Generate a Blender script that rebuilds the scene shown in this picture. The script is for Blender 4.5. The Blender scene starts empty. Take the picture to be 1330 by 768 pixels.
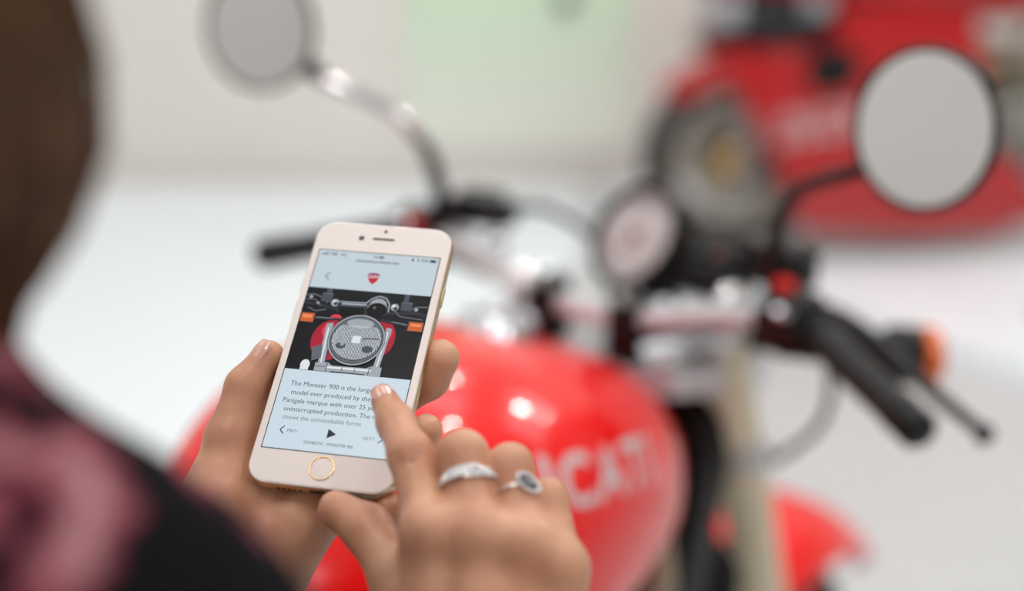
import bpy, bmesh, math, random
import numpy as np
from mathutils import Vector, Matrix
from mathutils.bvhtree import BVHTree
random.seed(4); rng = np.random.RandomState(4)
SC = bpy.context.scene; COL = SC.collection; PI = math.pi

# ---------------------------------------------------------------- camera
CAMH, PITCH, FPX = 1.56, math.radians(21.5), 1847.2
cam_d = bpy.data.cameras.new('camera'); cam = bpy.data.objects.new('camera', cam_d); COL.objects.link(cam)
cam.location = (0, 0, CAMH); cam.rotation_euler = (PI/2 - PITCH, 0, 0)
cam_d.sensor_width = 36; cam_d.lens = 50; cam_d.clip_start = .02
cam_d.dof.use_dof = True; cam_d.dof.focus_distance = .629; cam_d.dof.aperture_fstop = 2.25
SC.camera = cam
# ---------------------------------------------------------------- world, view
w = bpy.data.worlds.new('world'); SC.world = w; w.use_nodes = True
w.node_tree.nodes['Background'].inputs[0].default_value = (.9, .93, 1, 1)
w.node_tree.nodes['Background'].inputs[1].default_value = .4
SC.view_settings.view_transform = 'Standard'; SC.view_settings.look = 'None'
SC.view_settings.gamma = 1; SC.view_settings.use_curve_mapping = False
SC.view_settings.exposure = 0.0
PANEL_STRENGTH, SPOT_STRENGTH = 2.9, 560.0

# ---------------------------------------------------------------- coordinate helpers
FW = np.array([0, math.cos(PITCH), -math.sin(PITCH)]); UP = np.array([0, math.sin(PITCH), math.cos(PITCH)])
XX = np.array([1., 0, 0]); CC = np.array([0, 0, CAMH])
def un(px, py, z): return CC + z*(FW + XX*(px-665)/FPX + UP*(384-py)/FPX)   # a point of the room at depth z

# ---------------------------------------------------------------- materials
def s2l(c): return tuple(((x/12.92) if x <= .04045 else ((x+.055)/1.055)**2.4) for x in c)
MATS = {}
def mat(name, rgb, rough=.5, metal=0, coat=0, noise=0, nscale=20, bump=0, bscale=200, emit=0, spec=.5, sss=0, lin=False, trans=0):
    if name in MATS: return MATS[name]
    c = tuple(rgb) if lin else s2l(rgb)
    m = bpy.data.materials.new(name); m.use_nodes = True; nt = m.node_tree; b = nt.nodes['Principled BSDF']
    b.inputs['Base Color'].default_value = (*c, 1); b.inputs['Roughness'].default_value = rough
    b.inputs['Metallic'].default_value = metal; b.inputs['Coat Weight'].default_value = coat
    b.inputs['Coat Roughness'].default_value = .04; b.inputs['Specular IOR Level'].default_value = spec
    if trans: b.inputs['Transmission Weight'].default_value = trans
    if emit:
        b.inputs['Emission Color'].default_value = (*c, 1); b.inputs['Emission Strength'].default_value = emit
    if noise:
        n = nt.nodes.new('ShaderNodeTexNoise'); n.inputs['Scale'].default_value = nscale; n.inputs['Detail'].default_value = 5
        tc = nt.nodes.new('ShaderNodeTexCoord'); nt.links.new(tc.outputs['Object'], n.inputs['Vector'])
        r = nt.nodes.new('ShaderNodeValToRGB'); r.color_ramp.elements[0].position = .3; r.color_ramp.elements[1].position = .7
        r.color_ramp.elements[0].color = (*[x*(1-noise) for x in c], 1); r.color_ramp.elements[1].color = (*[min(1, x*(1+noise)) for x in c], 1)
        nt.links.new(n.outputs['Fac'], r.inputs['Fac']); nt.links.new(r.outputs['Color'], b.inputs['Base Color'])
    if bump:
        n = nt.nodes.new('ShaderNodeTexNoise'); n.inputs['Scale'].default_value = bscale; n.inputs['Detail'].default_value = 3
        tc = nt.nodes.new('ShaderNodeTexCoord'); nt.links.new(tc.outputs['Object'], n.inputs['Vector'])
        bp = nt.nodes.new('ShaderNodeBump'); bp.inputs['Strength'].default_value = bump; bp.inputs['Distance'].default_value = .001
        nt.links.new(n.outputs['Fac'], bp.inputs['Height']); nt.links.new(bp.outputs['Normal'], b.inputs['Normal'])
    if sss:
        b.inputs['Subsurface Weight'].default_value = sss; b.inputs['Subsurface Radius'].default_value = (1, .35, .2)
        b.inputs['Subsurface Scale'].default_value = .004
    MATS[name] = m; return m

# ---------------------------------------------------------------- object helpers
def link(name, me, parent=None, m=None, smooth=True, loc=None):
    o = bpy.data.objects.new(name, me); COL.objects.link(o)
    if m is not None: me.materials.append(m)
    if smooth: me.polygons.foreach_set('use_smooth', [True]*len(me.polygons))
    if parent: o.parent = parent
    if loc is not None: o.location = loc
    return o
def tag(o, label=None, cat=None, group=None, kind=None):
    for k, v in (('label', label), ('category', cat), ('group', group), ('kind', kind)):
        if v: o[k] = v
    return o
def empty(name, label, cat, M=None, group=None):
    o = bpy.data.objects.new(name, None); COL.objects.link(o); o.empty_display_size = .05
    if M is not None: o.matrix_world = M
    return tag(o, label, cat, group)
class MB:
    """collects vertices and faces, several shapes into one mesh"""
    def __init__(s): s.v = []; s.f = []; s.mi = []; s.cur = 0
    def add(s, V, F):
        n = len(s.v); s.v += [tuple(map(float, x)) for x in V]; s.f += [tuple(i+n for i in f) for f in F]; s.mi += [s.cur]*len(F); return s
    def box(s, c, size, R=None, bev=0, seg=2):
        bm = bmesh.new(); bmesh.ops.create_cube(bm, size=1)
        bmesh.ops.scale(bm, vec=size, verts=bm.verts)
        if bev: bmesh.ops.bevel(bm, geom=bm.edges[:], offset=bev, segments=seg, profile=.5, affect='EDGES')
        if R is not None: bmesh.ops.transform(bm, matrix=R.to_4x4() if isinstance(R, Matrix) else Matrix(R).to_4x4(), verts=bm.verts)
        bmesh.ops.translate(bm, vec=Vector(c), verts=bm.verts)
        bm.verts.index_update(); s.add([v.co for v in bm.verts], [[v.index for v in f.verts] for f in bm.faces]); bm.free(); return s
    def tube(s, pts, r, n=14, smooth=True, sub=6, caps=True, flat=1.0):
        P = np.array(pts, float); rr = np.full(len(P), r, float) if np.isscalar(r) else np.array(r, float)
        if smooth and len(P) > 2:
            Q = []; q = []
            for i in range(len(P)-1):
                p0 = P[max(i-1, 0)]; p1 = P[i]; p2 = P[i+1]; p3 = P[min(i+2, len(P)-1)]
                for k in range(sub):
                    t = k/sub; Q.append(.5*((2*p1)+(-p0+p2)*t+(2*p0-5*p1+4*p2-p3)*t*t+(-p0+3*p1-3*p2+p3)*t**3)); q.append(rr[i]*(1-t)+rr[i+1]*t)
            Q.append(P[-1]); q.append(rr[-1]); P = np.array(Q); rr = np.array(q)
        T = np.gradient(P, axis=0); T /= np.linalg.norm(T, axis=1)[:, None]+1e-12
        a = np.array([0, 0, 1.]) if abs(T[0][2]) < .9 else np.array([1., 0, 0])
        u = np.cross(T[0], a); u /= np.linalg.norm(u); V = []; F = []
        for i in range(len(P)):
            u = u-T[i]*(u@T[i]); u /= np.linalg.norm(u); v = np.cross(T[i], u)
            for k in range(n):
                an = 2*PI*k/n; V.append(P[i]+rr[i]*(u*math.cos(an)+v*math.sin(an)*flat))
        for i in range(len(P)-1):
            for k in range(n): F.append((i*n+k, i*n+(k+1) % n, (i+1)*n+(k+1) % n, (i+1)*n+k))
        if caps: F.append(tuple(range(n))[::-1]); F.append(tuple((len(P)-1)*n+k for k in range(n)))
        return s.add(V, F)
    def cyl(s, a, b, r, n=24, r2=None):
        return s.tube([a, b], [r, r if r2 is None else r2], n, smooth=False)
    def lathe(s, prof, c=(0, 0, 0), axis=(0, 0, 1), n=40, closed=False):
        ax = Vector(axis).normalized(); q = Vector((0, 0, 1)).rotation_difference(ax); V = []; F = []; c = Vector(c); m = len(prof)
        for k in range(n):
            an = 2*PI*k/n
            for (r, z) in prof: V.append(c+q @ Vector((r*math.cos(an), r*math.sin(an), z)))
        for k in range(n):
            for i in range(m if closed else m-1):
                j = (i+1) % m; F.append((k*m+i, ((k+1) % n)*m+i, ((k+1) % n)*m+j, k*m+j))
        if not closed:
            if prof[0][0] > 1e-6: F.append(tuple(k*m for k in range(n))[::-1])
            if prof[-1][0] > 1e-6: F.append(tuple(k*m+m-1 for k in range(n)))
        return s.add(V, F)
    def torus(s, c, axis, R, r, n=48, k=12, sx=1):
        return s.lathe([(R+r*math.cos(2*PI*i/k), sx*r*math.sin(2*PI*i/k)) for i in range(k)], c, axis, n, closed=True)
    def prism(s, pts, z0, z1):
        n = len(pts); V = [(x, y, z0) for x, y in pts]+[(x, y, z1) for x, y in pts]
        return s.add(V, [tuple(range(n))[::-1], tuple(range(n, 2*n))]+[(i, (i+1) % n, n+(i+1) % n, n+i) for i in range(n)])
    def poly(s, pts, z=0): return s.add([(x, y, z) for x, y in pts], [tuple(range(len(pts)))])
    def xf(s, fn): s.v = [tuple(map(float, fn(np.array(p)))) for p in s.v]; return s
    def build(s, name, m, parent=None, smooth=True, angle=35, mats=None):
        me = bpy.data.meshes.new(name); me.from_pydata(s.v, [], s.f); me.validate()
        bm = bmesh.new(); bm.from_mesh(me); bmesh.ops.remove_doubles(bm, verts=bm.verts, dist=1e-7)
        if not mats: bmesh.ops.recalc_face_normals(bm, faces=bm.faces)
        bm.to_mesh(me); bm.free()
        o = link(name, me, parent, None if mats else m, smooth)
        if mats:
            for q in mats: me.materials.append(q)
            if len(me.polygons) == len(s.mi): me.polygons.foreach_set('material_index', s.mi)
        if smooth: me.set_sharp_from_angle(angle=math.radians(angle))
        return o
def text_mesh(body, size, shear=0, offset=0, align='LEFT', res=3, spacing=1.0):
    cu = bpy.data.curves.new('t', 'FONT'); cu.body = body; cu.size = size; cu.shear = shear; cu.offset = offset
    cu.align_x = align; cu.resolution_u = res; cu.space_character = spacing; cu.fill_mode = 'FRONT'
    o = bpy.data.objects.new('t', cu); COL.objects.link(o); bpy.context.view_layer.update()
    me = bpy.data.meshes.new_from_object(o.evaluated_get(bpy.context.evaluated_depsgraph_get()))
    V = [tuple(v.co) for v in me.vertices]; F = [tuple(p.vertices) for p in me.polygons]
    bpy.data.objects.remove(o); bpy.data.curves.remove(cu); bpy.data.meshes.remove(me)
    return V, F

# ---------------------------------------------------------------- implicit surfaces (skin, cloth, hair)
def smin(a, b, k):
    h = np.clip(.5+.5*(b-a)/k, 0, 1); return b*(1-h)+a*h-k*h*(1-h)
class Field:
    def __init__(s, lo, hi, h):
        s.h = h; s.lo = np.array(lo, float); n = np.ceil((np.array(hi)-s.lo)/h).astype(int)+1; s.n = n
        s.ax = [(s.lo[i]+h*np.arange(n[i])).astype(np.float32) for i in range(3)]
    def new(s): return np.full(s.n, 1.0, np.float32)
    def sl(s, lo, hi, pad):
        a = np.clip(np.floor((np.array(lo)-pad-s.lo)/s.h).astype(int), 0, s.n); b = np.clip(np.ceil((np.array(hi)+pad-s.lo)/s.h).astype(int)+1, 0, s.n)
        return tuple(slice(int(a[i]), int(b[i])) for i in range(3))
    def cone(s, D, a, b, r1, r2, k=0, sub=False):
        a = np.array(a, float); b = np.array(b, float); R = max(r1, r2); pad = R+.022+2*k
        S = s.sl(np.minimum(a, b), np.maximum(a, b), pad)
        if any(q.start >= q.stop for q in S): return
        X, Y, Z = np.meshgrid(s.ax[0][S[0]], s.ax[1][S[1]], s.ax[2][S[2]], indexing='ij', sparse=True)
        ba = b-a; L2 = ba@ba+1e-12
        t = np.clip(((X-a[0])*ba[0]+(Y-a[1])*ba[1]+(Z-a[2])*ba[2])/L2, 0, 1)
        d = np.sqrt((X-a[0]-t*ba[0])**2+(Y-a[1]-t*ba[1])**2+(Z-a[2]-t*ba[2])**2)-(r1+(r2-r1)*t)
        if sub: D[S] = -smin(-D[S], d, k)
        else: D[S] = smin(D[S], d, k) if k else np.minimum(D[S], d)
    def ell(s, D, c, rad, Rm=None, k=0, sub=False):
        c = np.array(c, float); rad = np.array(rad, float); R = rad.max(); S = s.sl(c, c, R+.022+2*k)
        if any(q.start >= q.stop for q in S): return
        X, Y, Z = np.meshgrid(s.ax[0][S[0]]-c[0], s.ax[1][S[1]]-c[1], s.ax[2][S[2]]-c[2], indexing='ij')
        if Rm is not None: X, Y, Z = (X*Rm[0][0]+Y*Rm[1][0]+Z*Rm[2][0], X*Rm[0][1]+Y*Rm[1][1]+Z*Rm[2][1], X*Rm[0][2]+Y*Rm[1][2]+Z*Rm[2][2])
        k0 = np.sqrt((X/rad[0])**2+(Y/rad[1])**2+(Z/rad[2])**2); k1 = np.sqrt((X/rad[0]**2)**2+(Y/rad[1]**2)**2+(Z/rad[2]**2)**2)+1e-6
        d = k0*(k0-1)/k1
        if sub: D[S] = -smin(-D[S], d, k)
        else: D[S] = smin(D[S], d, k) if k else np.minimum(D[S], d)
    def mesh(s, D):
        """naive surface nets"""
        n = np.array(D.shape); ins = D < 0
        c = np.zeros(n-1, np.int8)
        for i in (0, 1):
            for j in (0, 1):
                for k in (0, 1): c += ins[i:n[0]-1+i, j:n[1]-1+j, k:n[2]-1+k]
        cells = np.argwhere((c > 0) & (c < 8)); idx = -np.ones(n-1, np.int32); idx[tuple(cells.T)] = np.arange(len(cells))
        acc = np.zeros((len(cells), 3)); cnt = np.zeros(len(cells))
        cor = [(i, j, k) for i in (0, 1) for j in (0, 1) for k in (0, 1)]
        for a in cor:
            for d in range(3):
                if a[d]: continue
                b = list(a); b[d] = 1
                va = D[tuple((cells+a).T)]; vb = D[tuple((cells+b).T)]; m = (va < 0) != (vb < 0)
                t = np.where(m, va/np.where(m, va-vb, 1), 0)
                p = np.tile(np.array(a, float), (len(cells), 1)); p[:, d] = t; acc[m] += p[m]; cnt[m] += 1
        V = s.lo+s.h*(cells+acc/cnt[:, None]); Q = []
        for d in range(3):
            sh = n.copy(); sh[d] -= 1; A = [slice(None)]*3; B = [slice(None)]*3; A[d] = slice(0, -1); B[d] = slice(1, None)
            ia = ins[tuple(A)]; ib = ins[tuple(B)]; E = np.argwhere(ia != ib); e1, e2 = [(1, 2), (2, 0), (0, 1)][d]
            E = E[(E[:, e1] > 0) & (E[:, e2] > 0) & (E[:, e1] < n[e1]-1) & (E[:, e2] < n[e2]-1)]
            u = np.zeros(3, int); v = np.zeros(3, int); u[e1] = 1; v[e2] = 1
            q = np.stack([idx[tuple((E-u-v).T)], idx[tuple((E-v).T)], idx[tuple(E.T)], idx[tuple((E-u).T)]], 1)
            fl = ~ia[tuple(E.T)]; q[fl] = q[fl][:, ::-1]; Q.append(q)
        return V, np.concatenate(Q)
def np_mesh(name, parts):
    V = []; Q = []; n = 0
    for v, q in parts: V.append(v); Q.append(q+n); n += len(v)
    V = np.concatenate(V).astype(np.float32); Q = np.concatenate(Q).astype(np.int32); me = bpy.data.meshes.new(name)
    me.vertices.add(len(V)); me.vertices.foreach_set('co', V.ravel()); me.loops.add(Q.size); me.loops.foreach_set('vertex_index', Q.ravel())
    me.polygons.add(len(Q)); me.polygons.foreach_set('loop_start', np.arange(0, Q.size, 4, dtype=np.int32)); me.update(calc_edges=True); me.validate()
    return me

# ================================================================ THE ROOM
def quadplane(name, V, m, sub=1):
    return MB().add(V, [tuple(range(len(V)))]).build(name, m, smooth=False)
m_wall = mat('painted wall', (.905, .885, .86), .75, noise=.03, nscale=1.3, bump=.1)
m_ceil = mat('ceiling paint', (.93, .93, .93), .8)
m_floor = mat('grey resin floor', (.78, .785, .79), .42, noise=.03, nscale=2.2)
m_plat = mat('white platform lacquer', (.94, .965, .985), .25, noise=.01, nscale=1.5)
XL, XR, YB, YF, HC = -4.2, 5.2, 5.05, -3.2, 3.6
fl = MB().box(((XL+XR)/2, (YB+YF)/2, -.05), (XR-XL, YB-YF, .1)).build('floor', m_floor, smooth=False); tag(fl, kind='structure')
for nm, c, s in (('wall_back', ((XL+XR)/2, YB+.05, HC/2), (XR-XL+.2, .1, HC)), ('wall_front', ((XL+XR)/2, YF-.05, HC/2), (XR-XL+.2, .1, HC)),
                 ('wall_left', (XL-.05, (YB+YF)/2, HC/2), (.1, YB-YF, HC)), ('wall_right', (XR+.05, (YB+YF)/2, HC/2), (.1, YB-YF, HC))):
    tag(MB().box(c, s).build(nm, m_wall, smooth=False), kind='structure')
tag(MB().box(((XL+XR)/2, (YB+YF)/2, HC+.05), (XR-XL, YB-YF, .1)).build('ceiling', m_ceil, smooth=False), kind='structure')
# low white display platforms
def platform(pts, h, label):
    o = MB().prism(pts, 0, h-.004).prism([(x+.0, y) for x, y in pts], h-.004, h).build('display_platform', m_plat, smooth=False)
    return tag(o, label, 'platform')
platform([(.34, 4.42), (.98, 3.72), (1.72, 2.92), (4.9, 2.92), (4.9, 4.99), (.34, 4.99)], .04, 'low white display platform under the far red motorcycle with fairing')
platform([(-4.1, 1.45), (-.42, 1.45), (.26, 4.4), (.26, 4.99), (-4.1, 4.99)], .03, 'wide low white platform along the wall at the left')
# green panel on the back wall
m_green = mat('pale green film', (.77, .86, .74), .5)
nt = m_green.node_tree; tcn = nt.nodes.new('ShaderNodeTexCoord'); sx_ = nt.nodes.new('ShaderNodeSeparateXYZ'); cr_ = nt.nodes.new('ShaderNodeValToRGB')
nt.links.new(tcn.outputs['Generated'], sx_.inputs[0]); nt.links.new(sx_.outputs[2], cr_.inputs['Fac']); nt.links.new(cr_.outputs['Color'], nt.nodes['Principled BSDF'].inputs['Base Color'])
cr_.color_ramp.elements[0].position = .02; cr_.color_ramp.elements[0].color = (*s2l((.92, .92, .88)), 1); cr_.color_ramp.elements[1].position = .30; cr_.color_ramp.elements[1].color = (*s2l((.84, .93, .82)), 1)
pg = MB().box((.02, YB-.012, 1.10), (.80, .02, 1.9), bev=.004).build('wall_panel', m_green, smooth=False)
tag(pg, 'pale green rectangular panel on the back wall between the mirrors', 'wall panel')
fx_ = MB().lathe([(.0005, .05), (.024, .048), (.03, .04), (.03, 0), (.036, -.002)], (.19, YB-.022, .70), (0, -1, 0), 28).build('wall_fixture', mat('black fixture', (.10, .11, .10), .5))
tag(fx_, 'small black round fixture on the green wall panel', 'fixture')
# ceiling light panels and spots
m_em = mat('lit diffuser', (.97, .985, 1), .5, emit=PANEL_STRENGTH)
m_alu = mat('white lamp metal', (.85, .85, .85), .4)
def ceil_panel(x, y, label, sx=1.5, sy=.6):
    t = empty('ceiling_light', label, 'ceiling light', Matrix.Translation((x, y, HC)), 'flat ceiling light panels')
    MB().box((0, 0, -.03), (sx+.06, sy+.06, .055), bev=.006).build('frame', m_alu, t, False)
    MB().box((0, 0, -.062), (sx, sy, .008)).build('diffuser', m_em, t, False)
k = 0
for y, row in ((-2.6, 'added at the wall behind the viewer to brighten the mirrors'), (-1.4, 'behind the viewer'), (.7, 'above the phone'), (2.6, 'above the roadster front'), (4.1, 'near the back wall')):  # rearmost row is an added, unseen light for the wall that the mirrors reflect
    for x, side in ((-2.6, 'left'), (-.1, 'middle'), (2.4, 'right')):
        ceil_panel(x, y, 'white flat ceiling light panel, %s one %s' % (side, row))
m_spot = mat('spot lens', (1, .98, .95), .5, emit=SPOT_STRENGTH)
m_dark = mat('black lamp metal', (.06, .06, .065), .45)
def spot(x, y, r, label):
    t = empty('ceiling_spotlight', label, 'spotlight', Matrix.Translation((x, y, HC)), 'round ceiling spotlights')
    MB().cyl((0, 0, 0), (0, 0, -.25), .008, 8).build('stem', m_dark, t)
    MB().lathe([(.02, -.22), (r+.012, -.25), (r+.016, -.40), (r+.006, -.405)], n=24).build('housing', m_dark, t)
    MB().lathe([(.0005, -.408), (r, -.408), (r, -.406)], n=20).build('lens', m_spot, t, False)
for i, (x, y) in enumerate([(-.75, 2.9), (.45, 1.75), (1.66, 3.01), (-.6, .15), (1.2, .2), (.3, 3.3), (-1.8, 1.8), (2.4, 3.3)]):
    spot(x, y, .065 if i == 2 else .036, 'small black ceiling spotlight, number %s along the track towards the wall' % ['seven','four','five','one','two','eight','three','six'][i])

# ================================================================ ROADSTER IN FRONT (local x = its right, y = its front)
M_red = mat('glossy red paint', (.97, .05, .06), .3, coat=.75, spec=.2)
M_chrome = mat('chrome', (.88, .88, .89), .09, 1)
M_alu = mat('cast aluminium', (.66, .655, .66), .33, 1, noise=.1, nscale=60)
M_satin = mat('satin aluminium', (.80, .80, .81), .38, .2)
M_blk = mat('black plastic', (.035, .035, .04), .45, spec=.3)
M_rub = mat('black rubber', (.045, .045, .048), .62, bump=.3, bscale=400)
M_fork = mat('gold grey fork anodising', (.93, .87, .75), .38, .0)
M_frame = mat('bronze frame paint', (.60, .55, .47), .38, .3)
M_mirror = mat('mirror glass', (.93, .93, .94), .015, 1)
M_amber = mat('amber lens', (.95, .42, .05), .2, coat=.5)
M_tyre = mat('tyre rubber', (.06, .06, .06), .75, bump=.4, bscale=120)
M_disc = mat('brake disc steel', (.6, .58, .55), .3, 1)
M_white = mat('white lettering', (.80, .79, .80), .35)
M_lens = mat('headlight lens', (.9, .93, .95), .06, 0, coat=1)
FA = math.atan2(.82, .572)
bike = empty('motorcycle', 'red naked motorcycle with round mirrors right behind the phone', 'motorcycle', Matrix.Translation((.06, 1.22, 0)) @ Matrix.Rotation(FA-PI/2, 4, 'Z'))
def fuel_tank():
    st = [(.035, .045, .93, .985), (.02, .085, .89, 1.005), (-.01, .12, .862, 1.03), (-.06, .15, .85, 1.058), (-.12, .168, .845, 1.085), (-.19, .178, .84, 1.108),
          (-.26, .18, .838, 1.118), (-.33, .172, .838, 1.108), (-.39, .152, .84, 1.08), (-.44, .122, .845, 1.035), (-.48, .085, .855, .98), (-.50, .04, .875, .93)]
    ys = np.array([s[0] for s in st]); N = 60; V = []; F = []; n = 48
    tt = np.linspace(0, len(st)-1, N)
    def ip(j):
        a = np.array([s[j] for s in st]); out = []
        for t in tt:
            i = min(int(t), len(a)-2); u = t-i; p = [a[max(i-1, 0)], a[i], a[i+1], a[min(i+2, len(a)-1)]]
            out.append(.5*((2*p[1])+(-p[0]+p[2])*u+(2*p[0]-5*p[1]+4*p[2]-p[3])*u*u+(-p[0]+3*p[1]-3*p[2]+p[3])*u**3))
        return out
    Y, W, Z0, Z1 = ip(0), ip(1), ip(2), ip(3)
    for i in range(N):
        zm = Z0[i]+(Z1[i]-Z0[i])*.47
        for k in range(n):
            a = 2*PI*k/n; c, s = math.cos(a), math.sin(a); e = 2/2.35
            x = W[i]*math.copysign(abs(c)**e, c); z = zm+(Z1[i]-zm if s > 0 else zm-Z0[i])*math.copysign(abs(s)**e, s)
            V.append((x, Y[i], z))
    for i in range(N-1):
        for k in range(n): F.append((i*n+k, i*n+(k+1) % n, (i+1)*n+(k+1) % n, (i+1)*n+k))
    F.append(tuple(range(n))); F.append(tuple((N-1)*n+k for k in range(n))[::-1])
    return V, F
TV, TF = fuel_tank()
tank = MB().add(TV, TF).build('fuel_tank', M_red, bike, True, 60)
tb = BVHTree.FromPolygons([Vector(v) for v in TV], TF)
def decal_on(bvh, V, F, org, ux, uy, dirn, off=.0006, cut=.004):
    bm = bmesh.new(); vs = [bm.verts.new((v[0], v[1], 0)) for v in V]
    for f in F:
        try: bm.faces.new([vs[i] for i in f])
        except ValueError: pass
    bmesh.ops.triangulate(bm, faces=bm.faces[:])
    for _ in range(3):
        es = [e for e in bm.edges if e.calc_length() > cut]
        if not es: break
        bmesh.ops.subdivide_edges(bm, edges=es, cuts=1); bmesh.ops.triangulate(bm, faces=bm.faces[:])
    org, ux, uy, dirn = map(Vector, (org, ux, uy, dirn))
    for v in bm.verts:
        p = org+ux*v.co.x+uy*v.co.y; h = bvh.ray_cast(p, dirn)
        v.co = (h[0]+h[1]*off*(1 if h[1].dot(dirn) < 0 else -1)) if h[0] is not None else p+dirn*.2
    bm.verts.index_update(); out = ([tuple(v.co) for v in bm.verts], [tuple(v.index for v in f.verts) for f in bm.faces]); bm.free(); return out
LV, LF = text_mesh('DUCATI', 1, shear=.22, offset=.022, spacing=1.12)
LV = np.array(LV); LV[:, 0] -= LV[:, 0].min(); lw = LV[:, 0].max(); lh = LV[:, 1].max()
LV[:, 0] *= .230/lw; LV[:, 1] *= .034/lh
dx = Vector((0, 1, -.27)).normalized()
DV, DF = decal_on(tb, LV, LF, (.4, -.361, 1.063), dx, Vector((0, .20, 1)).normalized(), (-1, 0, 0))
MB().add(DV, DF).build('lettering', M_white, tank, False)
LV2 = LV.copy(); 
DV, DF = decal_on(tb, LV2, LF, (-.4, -.09, 1.0), Vector((0, -1, .20)).normalized(), Vector((0, .20, 1)).normalized(), (1, 0, 0))
MB().add(DV, DF).build('lettering', M_white, tank, False)
MB().lathe([(.0005, .016), (.024, .016), (.03, .012), (.034, 0)], c=(0, -.13, 1.087), axis=(0, .35, 1), n=32).build('filler_cap', M_chrome, tank)
# handlebar
bar = [(-.325, -.044, 1.070), (-.235, .012, 1.092), (-.2, .026, 1.094), (-.13, .03, 1.08), (-.05, .02, 1.062), (0, .018, 1.06), (.05, .02, 1.062), (.13, .03, 1.08), (.2, .026, 1.094), (.235, .012, 1.092), (.325, -.044, 1.070)]
MB().tube(bar, .011, 16).build('handlebar', M_satin, bike)
def grip(s):
    a = np.array((s*.225, .017, 1.0925)); b = np.array((s*.333, -.049, 1.0680)); d = b-a; L = np.linalg.norm(d)
    pr = [(.012, 0), (.0195, 0), (.0195, .005), (.0150, .009)]
    for i in range(9): t = .012+i*.0108; pr += [(.0152, t), (.0159, t+.003), (.0152, t+.006)]
    pr += [(.0165, L-.01), (.0165, L-.002), (.0145, L)]
    g = MB().lathe(pr, a, d, 32).build('grip', M_rub, bike)
    MB().lathe([(.0155, L), (.0165, L+.004), (.0165, L+.016), (.012, L+.022), (.0005, L+.023)], a, d, 28).build('bar_end', M_blk, g)
    # switch housing
    h = MB().box((s*.203, .022, 1.094), (.045, .045, .055), Matrix.Rotation(-s*.4, 3, 'Z'), .01, 3).cyl((s*.18, .028, 1.09), (s*.23, .012, 1.09), .023, 24).build('switch_housing', M_blk, bike)
    if s > 0: MB().box((s*.194, .022, 1.124), (.018, .012, .012), Matrix.Rotation(-.4, 3, 'Z'), .002).build('kill_switch', mat('red switch plastic', (.9, .12, .06), .4), h)
    else: MB().box((s*.19, .0, 1.115), (.014, .008, .010), None, .002).build('switch_button', mat('red switch plastic', (.9, .12, .06), .4), h)
    MB().lathe([(.0005, .004), (.008, .003), (.009, 0)], (s*.205, -.002, 1.112), (0, -.4, 1), 20).build('screw_cap', M_chrome, h)
    # perch, reservoir, lever
    pe = MB().box((s*.186, .05, 1.094), (.03, .05, .03), None, .006, 2).build('lever_perch', M_alu if s < 0 else M_blk, bike)
    MB().cyl((s*.19, .062, 1.08), (s*.19, .062, 1.105), .006, 16).build('pivot_bolt', M_chrome, pe)
    if s > 0:
        rs = MB().box((s*.168, .075, 1.122), (.052, .042, .036), Matrix.Rotation(-.2, 3, 'Z'), .005, 2).build('brake_reservoir', M_blk, bike)
    else:
        rs = MB().box((s*.158, .068, 1.114), (.072, .038, .024), Matrix.Rotation(.1, 3, 'Z'), .005, 2).build('clutch_reservoir', M_blk, bike)
    MB().box((s*.162, .072, 1.143 if s > 0 else 1.129), (.048, .036, .005), Matrix.Rotation(-s*.2, 3, 'Z'), .002).build('reservoir_lid', mat('dark grey lid', (.13, .13, .14), .35), rs)
    lev = [(s*.19, .062, 1.092), (s*.225, .07, 1.088), (s*.27, .055, 1.078), (s*.33, .022, 1.062), (s*.368, .003, 1.053), (s*.381, -.003, 1.05)]
    MB().tube(lev, [.010, .0098, .0088, .0075, .0065, .0065], 12, flat=.8).tube([(s*.376, -.001, 1.051), (s*.380, -.003, 1.05), (s*.384, -.005, 1.049), (s*.388, -.006, 1.048)], [.004, .0088, .0088, .004], 14, smooth=True).build('brake_lever' if s > 0 else 'clutch_lever', M_blk, bike)
for s in (1, -1): grip(s)
# mirrors
def mirror(s):
    c = np.array((s*.326, -.058, 1.299)); nrm = Vector((-s*.26, -1, .15)).normalized()
    r = .0585
    st = [(s*.182, .033, 1.10), (s*.180, .03, 1.135), (s*.186, .02, 1.18), (s*.203, .006, 1.213), (s*.235, -.014, 1.235), (s*.268, -.034, 1.252), (s*.295, -.038, 1.27), (s*.318, -.038, 1.285)]
    mr = MB().lathe([(.0005, .001), (r-.0045, .001), (r-.0035, .004), (r-.001, .006), (r+.001, .004), (r+.001, -.001), (r-.006, -.008), (r-.022, -.015), (.012, -.02), (.0005, -.021)], c, nrm, 56).build('mirror', M_blk, bike)
    MB().lathe([(.0005, .0042), (r-.03, .0040), (r-.0035, .0032)], c, nrm, 56).build('mirror_glass', M_mirror, mr)
    stem = MB().tube(st[:4 if s < 0 else 8], ([.009, .0085, .007, .0065] if s < 0 else [.009, .0085, .007, .0065, .0062, .0062, .006, .008]), 14)
    stem.build('mirror_stem', M_blk, mr)
    if s < 0:
        MB().tube(st[2:7], [.0068, .0066, .0066, .0066, .0062], 14).build('stem_sleeve', M_chrome, mr)
        MB().tube(st[5:8], [.0075, .009, .011], 14).build('stem_joint', M_blk, mr)
    MB().cyl((s*.182, .033, 1.088), (s*.182, .033, 1.106), .0115, 6).build('stem_nut', M_blk, mr)
for s in (1, -1): mirror(s)
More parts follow.
